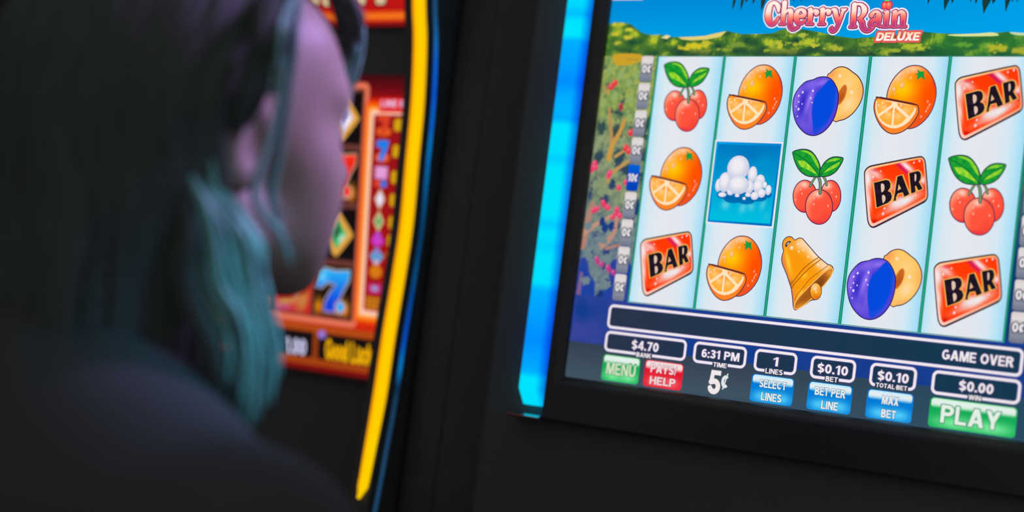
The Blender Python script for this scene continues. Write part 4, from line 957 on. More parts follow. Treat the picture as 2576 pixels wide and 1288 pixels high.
# glowing yellow strips, pointed at the foot
yel = ramp_light('yellow_lamp_cover', 0, 0.0, 1.0, [(0.0, (255, 160, 0)), (0.22, (255, 172, 0)), (0.40, (255, 206, 0)), (0.88, (255, 208, 0)), (1.0, (255, 190, 0))], 1.0)
def strip(x0, x1, name):
    V = []; F = []
    pts = [(v, y) for v, y in CV if v < 364]+[(364+1.5*q, -0.1170-0.00012*q) for q in range(10)]
    n = len(pts)
    for i, (v, y) in enumerate(pts):
        d = 378-v
        k = min(1.0, max(0.05, d/10.0))
        a = 0.0; b = k
        w = 0.012
        taper = 1.0 if v < 300 else 1.0-0.30*(v-300)/72.0
        xa = 0.5-0.5*taper; xb = 0.5+0.5*taper
        xb = xa+(xb-xa)*(0.25+0.75*k); xa = xa+(xb-xa)*0.4*(1-k)
        for t, yo in ((xa, 0.003), (xa+0.04, 0.0), (xb-0.04, 0.0), (xb, 0.003)):
            V.append((t, y+yo, Zv(v)))
    for i in range(n-1):
        for k in range(3): F.append((4*i+k, 4*i+k+1, 4*i+k+5, 4*i+k+4))
    F.append((4*n-4, 4*n-3, 4*n-2, 4*n-1))
    me_v = [(p[0], p[1], p[2]) for p in V]
    o = mesh_obj(name, me_v, F, yel, RED)
    o.scale = (x1-x0, 1, 1); o.location = Vector((x0, 0, 0))-RO
    o['label'] = 'curved yellow light strip'
    return o
strip(-0.1555, -0.1435, 'light_strip')
strip(-0.5165, -0.5045, 'light_strip')
# the two displays, tilted with the head of the machine
def display(name, b0, b1, label):
    o = mesh_obj(name, *box(-0.4995, -0.1585, 0.0006, 0.004, -b1/1000.0, -b0/1000.0), 'black_gloss', RED)
    o.location = Vector((0, -0.1, Zv(52)))-RO
    o.rotation_euler = (math.atan(TAN), 0, 0)
    o['label'] = label
    return o
low = display('screen', -14, 240, 'lit red reel display')
top = display('upper_screen', -300, -53.5, 'lit red top display')
def rs(art, name, par=low, u=0, v=0, lift=0): return art.build(name, par, u, v, lift)
def ragain(src, name, u, v, lift, par=low): return place(src, name, par, u, v, lift)
a = Art()
def redbg(u, v):
    c = ramp([(-14, (58, 12, 18)), (0, (120, 12, 22)), (14, (206, 26, 14)), (100, (176, 18, 20)), (186, (236, 60, 10)), (196, (206, 26, 20)), (200, (184, 60, 16)), (240, (110, 14, 14))])(v)
    return c
a.fill([(-499, -14), (-159, -14), (-159, 240), (-499, 240)], redbg, 6.0)
# bars and boxes under the reels
a.fill([(-499, 197), (-159, 197), (-159, 203), (-499, 203)], (178, 72, 22))
a.fill([(-499, 203), (-159, 203), (-159, 226), (-499, 226)], (150, 62, 20))
a.fill([(-252, 203.6), (-160, 203.6), (-160, 225.4), (-252, 225.4)], (24, 16, 16))
a.fill([(-346, 203.6), (-257.5, 203.6), (-257.5, 225.4), (-346, 225.4)], (24, 16, 18))
a.fill([(-440, 203.6), (-350.5, 203.6), (-350.5, 225.4), (-440, 225.4)], (24, 16, 18))
a.fill([(-499, 226), (-159, 226), (-159, 231.4), (-499, 231.4)], (164, 66, 18))
a.fill([(-499, 231.4), (-159, 231.4), (-159, 236), (-499, 236)], (124, 16, 16))
a.fill([(-499, 236), (-159, 236), (-159, 240), (-499, 240)], (24, 14, 14))
rs(a, 'backdrop_picture')
a = Art()
a.text('Good Luck!', -242.8, -188.8, 207.6, 224.6, (248, 180, 8), fat=0.02)
rs(a, 'good_luck_sign', lift=20)
a = Art()
a.text('1.00', -290, -265.5, 211, 224.4, (216, 214, 250))
a.ellipse(-247.9, 204.6, 4.2, 3.6, (150, 120, 214))
rs(a, 'credit_meter', lift=20)
# reel window with its rounded frame
a = Art()
P = a.rrect(-449, -5.0, -212.5, 193.2, 3.0)
a.fill(P, (104, 56, 48))
a.outline(P, 5.4, (214, 96, 66)); a.outline(P, 2.8, (232, 124, 96))
rs(a, 'reel_frame', lift=10)
def cell():
    a = Art(); a.fill([(0, 0), (43.2, 0), (43.2, 43), (0, 43)], (20, 14, 16)); return a
def seven(c1, c2, hi):
    a = cell()
    fl = blobs((20, 14, 16), [(6, 36, 5, 8, 0, (246, 150, 20), 1.0), (36, 36, 5, 8, 0, (246, 150, 20), 1.0), (21, 40, 14, 3, 0, (150, 30, 20), 0.8)])
    a.fill([(1, 18), (42, 18), (42, 42.5), (1, 42.5)], fl, 1.6)
    S = [(2.5, 4.5), (9, 3.0), (24, 4.6), (39.5, 3.2), (38.6, 11), (33, 20), (28.4, 29), (25.6, 39), (12, 39), (13.4, 30.6), (19, 21.5), (24.8, 15.8), (14.4, 14.6), (8.6, 19.4), (2.0, 19.2)]
    a.outline(S, 2.4, (196, 170, 140)); a.fill(S, blobs(lambda u, v: mix(c1, c2, (v-6)/26.0), [(8, 10, 6, 5, 0, hi, 0.9)]), 1.6)
    a.ellipse(30.5, 34.5, 6.2, 6.2, (206, 160, 130)); a.ellipse(30.5, 34.0, 4.2, 4.4, c1)
    return a
def gem(c1, c2, hi):
    a = cell()
    D = [(22.5, 3.2), (29.5, 9), (39.6, 20.5), (38.5, 24.5), (27, 37), (22.5, 40.6), (17.5, 37), (6.2, 23), (6.6, 19), (16.5, 8)]
    a.fill(D, blobs((226, 164, 70), [(14, 12, 7, 7, 0, (244, 206, 176), 1.0)]), 1.8, smooth=2)
    D2 = [(22.8, 9.5), (33.4, 21.2), (22.6, 34.6), (12.2, 21.2)]
    a.fill(D2, blobs(c1, [(29, 26, 5, 5, 0, hi, 1.0), (16, 16, 4, 4, 0, hi, 0.5)]), 1.6)
    a.fill([(22.4, 13), (27.6, 18.8), (22.0, 26.4), (16.6, 20.4)], c2)
    return a
def treasure():
    a = cell()
    a.fill([(0, 0), (43.2, 0), (43.2, 43), (0, 43)], blobs((210, 20, 24), [(30, 8, 8, 14, 0, (255, 40, 20), 1.0), (34, 33, 6, 12, 0.4, (190, 150, 70), 0.9), (14, 34, 14, 5, -0.2, (196, 150, 76), 1.0), (10, 40, 12, 3, 0, (176, 90, 160), 0.8), (26, 26, 3, 8, 0.2, (206, 180, 130), 0.8)]), 1.6)
    return a
KIND = {'7r': seven((246, 46, 24), (206, 20, 24), (255, 96, 80)), '7b': seven((40, 170, 244), (20, 70, 220), (120, 220, 255)), 'w': gem((214, 210, 244), (150, 136, 206), (250, 250, 255)), 'g': gem((40, 176, 96), (10, 110, 52), (206, 240, 222)), 't': treasure()}
NAMES = {'7r': 'red_seven_symbol', '7b': 'blue_seven_symbol', 'w': 'white_diamond_symbol', 'g': 'green_diamond_symbol', 't': 'treasure_symbol'}
LAY = [['w', '7r', 'g', '7b'], ['g', 'w', '7b', 't'], ['7b', 't', 'w', '7r'], ['t', 'g', '7r', 'w'], ['7r', '7b', 'w', 'g']]
SRC = {}
for c in range(5):
    for r in range(4):
        k = LAY[c][r]; u = -259.7-46.1*c; v = 0.5+48.35*r
        if k not in SRC: SRC[k] = rs(KIND[k], NAMES[k], low, u, v, 30)
        else: ragain(SRC[k], NAMES[k], u, v, 30)
# glowing frame of the pay table, and its rows
def paytable(u0, u1):
    a = Art()
    for k, (w, c) in enumerate([(22, (214, 44, 14)), (17, (236, 70, 10)), (13, (250, 112, 14)), (9.5, (255, 150, 40)), (6.5, (255, 176, 96)), (4.0, (255, 206, 180))]):
        pass
    P0 = a.rrect(u0-7.5, 5.5, u1+7.5, 193.0, 7.0)
    def glow(u, v):
        d = max(u0-u, u-u1, 16.5-v, v-182.0)
        return ramp([(-6, (206, 40, 16)), (-1.5, (255, 190, 170)), (0.6, (255, 214, 190)), (2.4, (255, 164, 64)), (5.0, (250, 116, 16)), (8.0, (232, 66, 12)), (10, (210, 36, 12))])(d)
    a.fill(P0, glow, 1.5)
    a.fill(a.rrect(u0+2.2, 18.4, u1-1.0, 179.6, 3.0), lambda u, v: mix((150, 18, 24), (166, 22, 22), v/180.0), 8.0)
    a.fill([(u0+7.5, 4.6), (u1+6, 4.6), (u1+6, 16.4), (u0+7.5, 16.4)], (226, 30, 26))
    a.text('LINE BET', u0+9.1, u0+45, 6.4, 12.0, (232, 190, 226))
    rows = [26.4, 47.6, 68.8, 87.5, 105.7, 120.7, 133.9, 147.1, 160.9]
    um = u0+13.6; uc = u0+29.6
    S = [(-6.5, -8), (0, -8.4), (6.6, -8), (5, -2), (1.6, 8.4), (-4.6, 8.4), (-0.6, -2.4), (-6.5, -2.4)]
    for i, v in enumerate(rows):
        if i < 2:
            a.ellipse(um, v+6, 8, 3.6, (236, 96, 30))
            a.fill([(um+p[0], v+p[1]) for p in S], (216, 66, 36) if i == 0 else (20, 128, 236))
        elif i == 2:
            a.fill([(um-6.6, v-8), (um+6.4, v-8), (um+6.2, v+2), (um-6.2, v+2)], (226, 156, 214))
            a.ellipse(um+3, v+6, 3.4, 3.2, (40, 120, 226)); a.ellipse(um-4, v+6, 3.4, 3, (226, 70, 40))
        elif i in (3, 4):
            D = [(um, v-9), (um+5.6, v), (um, v+9), (um-5.6, v)]
            a.fill(D, (226, 176, 130)); a.fill([(um+(p[0]-um)*0.7, v+(p[1]-v)*0.75) for p in D], (228, 226, 250) if i == 3 else (150, 214, 150))
            if i == 4: a.ellipse(um, v, 2, 3.2, (20, 140, 60))
        elif i == 5: a.ellipse(um, v+1.0, 6.6, 4.2, (206, 60, 196)); a.ellipse(um, v-3, 3.6, 3.2, (190, 70, 206))
        elif i == 6: a.ellipse(um, v+0.6, 7, 4.4, (96, 156, 206)); a.ellipse(um, v-4, 3.2, 2.6, (140, 130, 206)); a.ellipse(um, v+5.5, 3.6, 1.8, (214, 180, 206))
        elif i == 7: a.ellipse(um, v, 6.6, 5.4, (214, 122, 20))
        else: a.fill(a.rrect(um-7, v-4, um+7, v+4, 2), (190, 50, 120)); a.ellipse(um, v, 3.8, 2.2, (150, 150, 210))
        for dx, dy in ((-2.2, -1.8), (2.2, -1.8), (-2.2, 2.0), (2.4, 2.0), (0, 0)):
            a.ellipse(uc+dx, v+dy, 3.2, 3.4, (214, 164, 18), n=12)
    for k in range(3):
        for q in range(7): a.fill([(u0+5+q*4.6, 168.4+k*3.6), (u0+8.4+q*4.6, 168.4+k*3.6), (u0+8.4+q*4.6, 171.0+k*3.6), (u0+5+q*4.6, 171.0+k*3.6)], (206, 148, 24))
    return a
rs(paytable(-206.0, -166.0), 'pay_table', low, 0, 0, 20)
rs(paytable(-495.0, -455.0), 'pay_table', low, 0, 0, 20)
# upper display
a = Art()
a.fill([(-499, -300), (-159, -300), (-159, -53.5), (-499, -53.5)], lambda u, v: ramp([(-300, (90, 10, 20)), (-90, (190, 20, 22)), (-68, (190, 22, 20)), (-57, (150, 18, 22)), (-53.5, (120, 16, 20))])(v), 8.0)
a.fill([(-499, -66.5), (-159, -66.5), (-159, -57.5), (-499, -57.5)], lambda u, v: mix((252, 132, 30), (206, 40, 20), abs(v+62)/5.0), 1.8)
rs(a, 'top_picture', top)
a = Art()
for q in range(15):
    u = -469+q*18.5-3.5*(q % 2)
    a.fill(a.rrect(u, -98, u+13.5, -70, 3.0), (96, 24, 34))
    a.fill(a.rrect(u+1.2, -97, u+12.0, -71.4, 3.0), (214, 190, 150))
rs(a, 'banner_letters', top, lift=20)

# ================================================================== the player
HO = np.array([-0.124, -0.362, 1.312]); YAW = -0.235; PITCH = 0.12
cyw, syw, cpt, spt = math.cos(YAW), math.sin(YAW), math.cos(PITCH), math.sin(PITCH)
HM = np.array([[cyw, -syw, 0], [syw, cyw, 0], [0, 0, 1]]) @ np.array([[1, 0, 0], [0, cpt, -spt], [0, spt, cpt]])
def hw(p): return HO + HM @ np.array(p)                     # head space (x right, y forward, z up) to world
def ell(P, c, r, rot=None):
    q = P-np.array(c)
    if rot is not None: q = q @ rot
    r = np.array(r)
    k0 = np.linalg.norm(q/r, axis=-1); k1 = np.linalg.norm(q/(r*r), axis=-1)
    return k0*(k0-1.0)/np.maximum(k1, 1e-9)
def cone(P, a, b, ra, rb):
    a = np.array(a); b = np.array(b); d = b-a
    t = np.clip(((P-a) @ d)/(d @ d), 0, 1)
    return np.linalg.norm(P-a-t[..., None]*d, axis=-1)-(ra+(rb-ra)*t)
def smin(a, b, k):
    h = np.clip(0.5+0.5*(b-a)/k, 0, 1)
    return b*(1-h)+a*h-k*h*(1-h)
def smax(a, b, k): return -smin(-a, -b, k)
def head_sdf(Pw):
    P = (Pw-HO) @ HM
    X = np.abs(P[..., 0]); S = np.stack([X, P[..., 1], P[..., 2]], -1)      # mirrored
    d = ell(P, (0, -0.012, 0.045), (0.074, 0.097, 0.086))
    d = smin(d, ell(P, (0, 0.046, 0.0), (0.060, 0.052, 0.078)), 0.03)
    d = smin(d, ell(P, (0, 0.054, 0.056), (0.058, 0.044, 0.052)), 0.02)                         # forehead
    d = smin(d, ell(P, (0, 0.047, -0.055), (0.050, 0.046, 0.040)), 0.025)
    d = smin(d, cone(S, (0.050, 0.0, -0.048), (0.016, 0.068, -0.080), 0.020, 0.016), 0.022)    # jaw line
    d = smin(d, ell(P, (0, 0.074, -0.082), (0.018, 0.014, 0.014)), 0.014)                       # chin
    d = smin(d, ell(S, (0.026, 0.080, 0.034), (0.028, 0.012, 0.012)), 0.018)                    # brow
    d = smin(d, ell(S, (0.041, 0.060, -0.014), (0.020, 0.020, 0.020)), 0.025)                   # cheekbone
    d = smin(d, ell(S, (0.033, 0.054, -0.040), (0.026, 0.026, 0.032)), 0.025)                   # cheek
    d = smax(d, -ell(S, (0.032, 0.105, 0.012), (0.017, 0.018, 0.012)), 0.012)                   # eye socket
    d = smin(d, ell(S, (0.032, 0.080, 0.011), (0.0135, 0.0125, 0.0120)), 0.003)                 # eyeball and lid
    d = smin(d, cone(P, (0, 0.094, 0.022), (0, 0.112, -0.016), 0.007, 0.010), 0.012)            # nose
    d = smin(d, ell(S, (0.011, 0.100, -0.022), (0.008, 0.010, 0.007)), 0.006)
    d = smin(d, ell(P, (0, 0.0945, -0.044), (0.021, 0.010, 0.0055)), 0.005)                     # lips
    d = smin(d, ell(P, (0, 0.0930, -0.054), (0.018, 0.010, 0.0060)), 0.004)
    r = -0.22; er = np.array([[1, 0, 0], [0, math.cos(r), -math.sin(r)], [0, math.sin(r), math.cos(r)]])
    e = ell(S, (0.079, -0.010, 0.000), (0.011, 0.020, 0.034), er)                               # ear with its hollow
    e = smax(e, -ell(S, (0.090, -0.004, 0.000), (0.010, 0.011, 0.020), er), 0.006)
    d = smin(d, e, 0.006)
    n0 = hw((0, -0.028, -0.030)); n1 = (-0.128, -0.425, 1.135)
    d = smin(d, cone(Pw, n0, n1, 0.050, 0.056), 0.03)
    return d
BX = -0.128
def mirror(P):
    return np.stack([np.abs(P[..., 0]-BX), P[..., 1], P[..., 2]], -1)
def torso_sdf(P):
    S = mirror(P)
    d = ell(P, (BX, -0.435, 0.965), (0.155, 0.108, 0.200))
    d = smin(d, cone(S, (0.0, -0.435, 1.105), (0.165, -0.440, 1.065), 0.052, 0.056), 0.05)
    d = smin(d, ell(P, (BX, -0.43, 0.79), (0.135, 0.100, 0.16)), 0.06)
    d = smin(d, ell(P, (BX, -0.45, 0.68), (0.165, 0.130, 0.105)), 0.06)
    return d
def arm_sdf(P):
    S = mirror(P)
    d = cone(S, (0.172, -0.440, 1.060), (0.205, -0.385, 0.83), 0.052, 0.039)
    return smin(d, cone(S, (0.205, -0.385, 0.83), (0.135, -0.235, 0.765), 0.038, 0.027), 0.02)
def hand_sdf(P):
    S = mirror(P)
    d = ell(S, (0.122, -0.190, 0.760), (0.042, 0.048, 0.016))
    d = smin(d, cone(S, (0.135, -0.235, 0.765), (0.125, -0.205, 0.762), 0.026, 0.020), 0.015)
    for i, (dx, L) in enumerate([(0.030, 0.062), (0.010, 0.075), (-0.010, 0.080), (-0.029, 0.070)]):
        a = (0.122+dx, -0.155, 0.762); b = (0.118+dx*1.15, -0.155+L*0.55, 0.760); c = (0.116+dx*1.15, -0.155+L, 0.748)
        d = smin(d, cone(S, a, b, 0.0095, 0.0088), 0.004); d = smin(d, cone(S, b, c, 0.0088, 0.0075), 0.003)
    d = smin(d, cone(S, (0.090, -0.215, 0.760), (0.068, -0.180, 0.756), 0.012, 0.0105), 0.008)
    return smin(d, cone(S, (0.068, -0.180, 0.756), (0.064, -0.150, 0.752), 0.0105, 0.0085), 0.004)
def leg_sdf(P):
    S = mirror(P)
    d = cone(S, (0.085, -0.44, 0.665), (0.105, -0.06, 0.675), 0.088, 0.062)
    d = smin(d, cone(S, (0.105, -0.06, 0.675), (0.105, -0.10, 0.27), 0.058, 0.036), 0.03)
    return d
def foot_sdf(P):
    S = mirror(P)
    d = cone(S, (0.105, -0.10, 0.27), (0.105, -0.105, 0.215), 0.038, 0.036)
    return smin(d, cone(S, (0.105, -0.125, 0.203), (0.110, 0.035, 0.196), 0.034, 0.027), 0.02)
def nets(fn, lo, hi, h):
    """surface nets: a closed, smooth mesh of the zero level of fn"""
    ax = [np.arange(a, b+h, h) for a, b in zip(lo, hi)]
    nx, ny, nz_ = map(len, ax)
    f = np.empty((nx, ny, nz_), dtype=np.float32)
    Y, Zz = np.meshgrid(ax[1], ax[2], indexing='ij')
    step = 12
    for i in range(0, nx, step):
        xs = ax[0][i:i+step]
        P = np.empty((len(xs), ny, nz_, 3)); P[..., 0] = xs[:, None, None]; P[..., 1] = Y; P[..., 2] = Zz
        f[i:i+step] = fn(P)
    s = f < 0
    cs = np.zeros((nx-1, ny-1, nz_-1), dtype=np.int8)
    for a in (0, 1):
        for b in (0, 1):
            for c in (0, 1): cs += s[a:nx-1+a, b:ny-1+b, c:nz_-1+c]
    act = (cs > 0) & (cs < 8)
    idx = np.full(act.shape, -1, dtype=np.int64); cells = np.argwhere(act)
    idx[act] = np.arange(len(cells))
    acc = np.zeros((len(cells), 3)); cnt = np.zeros(len(cells))
    cor = [(a, b, c) for a in (0, 1) for b in (0, 1) for c in (0, 1)]
    ci, cj, ck = cells.T
    for p in range(8):
        for q in range(p+1, 8):
            if sum(x != y for x, y in zip(cor[p], cor[q])) != 1: continue
            A_, B_ = cor[p], cor[q]
            fa = f[ci+A_[0], cj+A_[1], ck+A_[2]]; fb = f[ci+B_[0], cj+B_[1], ck+B_[2]]
            m = (fa < 0) != (fb < 0)
            t = np.where(m, fa/np.where(m, fa-fb, 1), 0)
            pt = np.array(A_)+(np.array(B_)-np.array(A_))*t[:, None]
            acc[m] += pt[m]; cnt[m] += 1
    V = (acc/cnt[:, None]+cells)*h+np.array([x[0] for x in ax])
    F = []
    for d in range(3):
        o = [(0, 1, 0), (0, 1, 1), (0, 0, 1), (0, 0, 0)] if d == 0 else [(0, 0, 1), (1, 0, 1), (1, 0, 0), (0, 0, 0)] if d == 1 else [(1, 0, 0), (1, 1, 0), (0, 1, 0), (0, 0, 0)]
        sl = [slice(None)]*3; sh = [slice(None)]*3
        sl[d] = slice(0, -1); sh[d] = slice(1, None)
        e = s[tuple(sl)] != s[tuple(sh)]
        E = np.argwhere(e)
        ok = np.all([(E[:, k] > 0) & (E[:, k] < f.shape[k]-1) for k in range(3) if k != d], axis=0)
        E = E[ok]
        flip = s[tuple(E.T)]
        q = np.stack([idx[E[:, 0]-(1-a if d != 0 else 0), E[:, 1]-(1-b if d != 1 else 0), E[:, 2]-(1-c if d != 2 else 0)] for a, b, c in o], 1)
        q[flip] = q[flip][:, ::-1]
        F.append(q)
    F = np.concatenate(F); F = F[(F >= 0).all(1)]
    return V, F
def nets_obj(name, fn, lo, hi, h, mat, parent, origin):
    V, F = nets(fn, lo, hi, h)
    me = bpy.data.meshes.new(name)
    me.from_pydata((V-np.array(origin)).tolist(), [], F.tolist())
    bm = bmesh.new(); bm.from_mesh(me); bmesh.ops.recalc_face_normals(bm, faces=bm.faces); bm.to_mesh(me); bm.free()
    me.polygons.foreach_set('use_smooth', [True]*len(me.polygons))
    me.materials.append(MAT[mat])
    o = bpy.data.objects.new(name, me)
    return link(o, parent)
PO = (BX, -0.44, 0.585)
WOMAN = thing('person', 'person with shoulder-length hair in a dark jacket, seen from behind, facing the red slot screen', 'person', (-0.0202, -0.5274, 0.6733), None, 0.86)
def body_sdf(P):
    d = head_sdf(P)
    d = smin(d, torso_sdf(P), 0.03)
    d = smin(d, arm_sdf(P), 0.02)
    d = smin(d, hand_sdf(P), 0.006)
    d = smin(d, leg_sdf(P), 0.03)
    return smin(d, foot_sdf(P), 0.01)
nets_obj('body', body_sdf, (BX-0.27, -0.60, 0.155), (BX+0.27, 0.08, 1.46), 0.0052, 'skin', WOMAN, PO)
def jacket_sdf(P):
    d = smin(torso_sdf(P), arm_sdf(P), 0.03)-0.014
    S = mirror(P)
    d = smin(d, cone(S, (0.0, -0.45, 1.145), (0.075, -0.435, 1.118), 0.058, 0.050), 0.03)     # collar
    d = np.maximum(d, 0.66-P[..., 2])
    d = np.maximum(d, np.linalg.norm(P-np.array([BX+0.135, -0.22, 0.765]), axis=-1)*-1+0.035)
    return np.maximum(d, np.linalg.norm(P-np.array([BX-0.135, -0.22, 0.765]), axis=-1)*-1+0.035)
nets_obj('jacket', jacket_sdf, (BX-0.30, -0.62, 0.64), (BX+0.30, -0.18, 1.24), 0.008, 'jacket', WOMAN, PO)
def trouser_sdf(P):
    d = np.minimum(leg_sdf(P), ell(P, (BX, -0.45, 0.68), (0.165, 0.130, 0.105)))-0.010
    return np.maximum(d, 0.29-P[..., 2])
nets_obj('trousers', trouser_sdf, (BX-0.26, -0.62, 0.27), (BX+0.26, 0.04, 0.82), 0.010, 'trousers', WOMAN, PO)
for sd in (-1, 1):
    nets_obj('shoe', lambda P: np.maximum(np.maximum(foot_sdf(P)-0.007, P[..., 2]-0.245), -sd*(P[..., 0]-BX)), (BX-0.19, -0.20, 0.15), (BX+0.19, 0.09, 0.26), 0.006, 'vinyl', WOMAN, PO)

# ---- eyes, brows and lips
def ball(c, r, n=14, m=9):
    V = []; F = []
    for i in range(m+1):
        a = math.pi*i/m
        for k in range(n):
            b = 2*math.pi*k/n
            V.append(Vector(c)+Vector((r*max(1e-3, math.sin(a))*math.cos(b), r*max(1e-3, math.sin(a))*math.sin(b), r*math.cos(a))))
    for i in range(m):
        for k in range(n): F.append((i*n+k, i*n+(k+1) % n, (i+1)*n+(k+1) % n, (i+1)*n+k))
    return V, F
def off(vf): return [Vector(p)-Vector(PO) for p in vf[0]], vf[1]
for sd in (1, -1):
    e = mesh_obj('eye', *off(ball(hw((sd*0.032, 0.0832, 0.0105)), 0.0105)), 'eye', WOMAN, None, True)
    mesh_obj('iris', *off(ball(hw((sd*0.032, 0.0900, 0.0105)), 0.0047)), 'iris', e, None, True)
    mesh_obj('eyebrow', *off(tube([hw((sd*0.011, 0.0935, 0.033)), hw((sd*0.028, 0.0925, 0.0385)), hw((sd*0.046, 0.0810, 0.0345))], [0.0022, 0.0026, 0.0012], 8)), 'brow', WOMAN, None, True)
mesh_obj('lips', *off(merge(tube(catmull([tuple(hw(p)) for p in ((-0.021, 0.0890, -0.0475), (-0.009, 0.1005, -0.0445), (0.0, 0.1015, -0.0455), (0.009, 0.1005, -0.0445), (0.021, 0.0890, -0.0475))], 4), [0.0015]*4+[0.0040]*9+[0.0015]*4, 8),
                            tube(catmull([tuple(hw(p)) for p in ((-0.020, 0.0885, -0.0485), (-0.009, 0.0985, -0.0535), (0.009, 0.0985, -0.0535), (0.020, 0.0885, -0.0485))], 4), [0.0015]*3+[0.0045]*7+[0.0015]*3, 8))), 'lip', WOMAN, None, True)

# ---- hair: a close cap and several hundred tapering locks
def hair_cap(Pw):
    P = (Pw-HO) @ HM
    d = ell(P, (0, -0.016, 0.046), (0.083, 0.105, 0.095))
    front = P[..., 1]-0.030-0.35*np.clip(P[..., 2]-0.02, -1, 1)      # open towards the face
    d = smax(d, front, 0.03)
    d = smax(d, -(P[..., 2]+0.075), 0.02)
    side = -ell(np.stack([np.abs(P[..., 0]), P[..., 1], P[..., 2]], -1), (0.085, 0.006, -0.008), (0.030, 0.030, 0.046))
    return smax(d, side, 0.01)
V, F = nets(hair_cap, (HO-0.17).tolist(), (HO+0.19).tolist(), 0.006)
HV = [tuple(v) for v in V]; HF = [tuple(f) for f in F.tolist()]
SV = []; SF = []
def lock(pts, r, n=7, sub_=5, HV=HV, HF=HF):
    Q = catmull([tuple(p) for p in pts], sub_)
    m = len(Q)
    rad = [r*(0.25+0.75*math.sin(math.pi*min(1, (i/m)*2.2)*0.5))*(1.0 if i < 0.7*m else max(0.18, 1-(i-0.7*m)/(0.3*m)*0.85)) for i in range(m)]
    v, f = tube(Q, rad, n)
    k = len(HV)
    HV.extend(tuple(p) for p in v); HF.extend(tuple(i+k for i in q) for q in f)
rnd = random.Random(11)
for side in (1, -1):
    for i in range(95):                                    # from the parting, over the side, down behind the ear
        t = rnd.random()
        y0 = 0.085-0.175*t
        az = math.atan2(y0, 0.02)
        drop = rnd.uniform(-0.215, -0.15)
        fwd = rnd.uniform(-0.012, 0.012)
        pts = []
        yback = -0.035-0.075*t+fwd
        for k, (zz, xx) in enumerate([(0.138, 0.006), (0.118, 0.052), (0.078, 0.078), (0.035, 0.087), (-0.02, 0.084), (-0.075, 0.076), (drop, 0.070)]):
            w = min(1.0, k/3.0)
            yy = y0*(1-w)+yback*w
            e = math.sqrt(max(0.15, 1-((yy+0.016)/0.118)**2))
            pts.append(hw((side*xx*e*1.03+rnd.uniform(-.003, .003), yy+rnd.uniform(-.004, .004), zz*(0.97 if k == 0 else 1)-0.02*max(0, abs(yy)/0.1-0.5))))
        lock(pts, rnd.uniform(0.006, 0.0095))
for i in range(60):                                        # down the back of the head
    x = rnd.uniform(-0.068, 0.068)
    drop = rnd.uniform(-0.26, -0.19)
    pts = []
    for zz, yy in [(0.134, -0.03), (0.105, -0.085), (0.06, -0.115), (0.01, -0.120), (-0.05, -0.118), (-0.10, -0.126), (drop, -0.128)]:
        pts.append(hw((x*(0.5+0.5*min(1, (0.14-zz)/0.08))*(1 if zz > -0.05 else 1.15)+rnd.uniform(-.004, .004), yy+0.012*(abs(x)/0.06)**2+rnd.uniform(-.004, .004), zz)))
    lock(pts, rnd.uniform(0.007, 0.010))
for i in range(34):                                        # fill behind the far ear, down over the nape
    x = rnd.uniform(-0.085, -0.02)
    pts = []
    for zz, yy in [(0.10, -0.06), (0.05, -0.085), (0.0, -0.088), (-0.05, -0.082), (-0.10, -0.080), (-0.15, -0.082), (rnd.uniform(-0.25, -0.20), -0.086)]:
        pts.append(hw((x+rnd.uniform(-.004, .004), yy+0.02*(x+0.05)/0.035+rnd.uniform(-.008, .004), zz)))
    lock(pts, rnd.uniform(0.007, 0.010))
for key in list(STRANDS):                                  # every strand grows out of the scalp
    if key[0] == 's': STRANDS[key] = [hw((0.020, 0.030, 0.130)), hw((0.055, 0.040, 0.108))]+STRANDS[key][1:]
    elif key == 'd3': STRANDS[key] = [hw((0.012, 0.015, 0.136)), hw((0.052, 0.020, 0.112))]+STRANDS[key][1:]
    elif key != 'e7': STRANDS[key] = [hw((0.058, -0.056, 0.030)), hw((0.074, -0.052, -0.010))]+STRANDS[key]
    else: STRANDS[key] = [hw((0.066, -0.030, -0.030)), hw((0.072, -0.022, -0.055))]+STRANDS[key]
STRANDS['f1'] = [hw(p) for p in ((0.010, 0.050, 0.130), (0.034, 0.082, 0.113), (0.039, 0.095, 0.090), (0.037, 0.097, 0.068), (0.032, 0.096, 0.050))]
STRANDS['f2'] = [hw(p) for p in ((0.006, 0.055, 0.130), (0.030, 0.088, 0.113), (0.035, 0.101, 0.090), (0.034, 0.102, 0.066), (0.028, 0.100, 0.048))]
STRANDS['d1'] = [hw(p) for p in ((0.012, 0.046, 0.132), (0.038, 0.072, 0.116), (0.047, 0.086, 0.094), (0.047, 0.088, 0.076))]
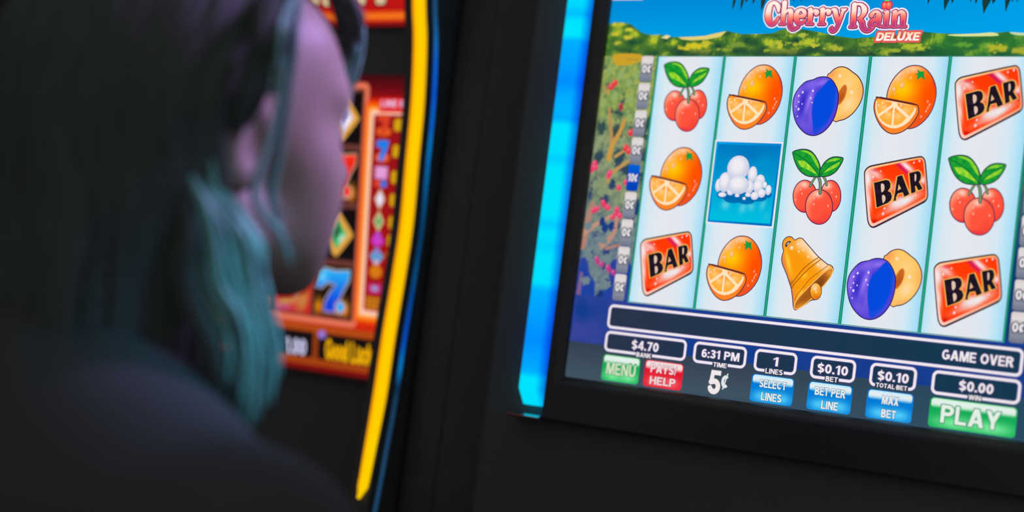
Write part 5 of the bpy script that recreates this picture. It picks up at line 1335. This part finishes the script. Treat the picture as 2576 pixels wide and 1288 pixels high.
for key, pts in STRANDS.items():                           # the loose strands by the cheek and on the shoulder
    kind = key[0]
    num, r, sp = {'s': (8, 0.0015, 0.0026), 'f': (12, 0.0018, 0.0045), 'e': (56, 0.0020, 0.0052), 'd': (28, 0.0028, 0.005)}[kind]
    for j in range(num):
        o = np.array([rnd.gauss(0, 1), rnd.gauss(0, 1), rnd.gauss(0, 0.6)])*sp*0.6
        o2 = np.array([rnd.gauss(0, 1), rnd.gauss(0, 1), 0.0])*sp*0.35
        ph = rnd.uniform(0, 6.28)
        Q = []
        for q, p in enumerate(pts):
            w = q/(len(pts)-1)
            Q.append(np.array(p)+o*(0.6+0.4*w)+o2*math.sin(ph+4*w)+np.array([0, 0, 0.012*rnd.uniform(-1, 1)*(1 if q == len(pts)-1 else 0)]))
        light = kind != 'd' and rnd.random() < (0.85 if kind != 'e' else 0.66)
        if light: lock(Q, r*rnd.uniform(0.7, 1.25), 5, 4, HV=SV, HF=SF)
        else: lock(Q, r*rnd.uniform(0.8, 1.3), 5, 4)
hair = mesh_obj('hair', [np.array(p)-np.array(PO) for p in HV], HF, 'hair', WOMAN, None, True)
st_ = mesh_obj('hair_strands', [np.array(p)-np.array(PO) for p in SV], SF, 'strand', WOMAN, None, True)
st_['label'] = 'loose strands by the cheek and neck, teal light put into their colour'
hair['label'] = 'shoulder-length hair with loose strands'

# ---- the stool she sits on (below the picture)
ST = thing('bar_stool', 'black padded stool under the seated person', 'stool', (-0.0202, -0.536, 0.0))
def disc(r, z0, z1, rb=0.012, n=28):
    prof_ = [(0.0, z0), (r-rb, z0), (r, z0+rb), (r, z1-rb), (r-rb, z1), (0.0, z1)]
    V = []; F = []
    for a in range(n):
        q = 2*math.pi*a/n
        for rr, z in prof_: V.append((max(rr, 0.0005)*math.cos(q), max(rr, 0.0005)*math.sin(q), z))
    k = len(prof_)
    for a in range(n):
        b = (a+1) % n
        for i in range(k-1): F.append((a*k+i, a*k+i+1, b*k+i+1, b*k+i))
    return V, F
mesh_obj('seat', *disc(0.17, 0.595, 0.662, 0.028), 'vinyl', ST, None, True)
mesh_obj('pole', *tube([(0, 0, 0.02), (0, 0, 0.60)], 0.03, 18), 'steel', ST, None, True)
mesh_obj('base', *disc(0.21, 0.0, 0.03, 0.012), 'steel', ST, None, True)
ring = [(0.20*math.cos(2*math.pi*i/32)+0.0, 0.20*math.sin(2*math.pi*i/32)+0.14, 0.296) for i in range(33)]
mesh_obj('footrest', *merge(tube(ring, 0.011, 8), tube([(0, 0, 0.296), (0, -0.06, 0.296)], 0.011, 8)), 'steel', ST, None, True)
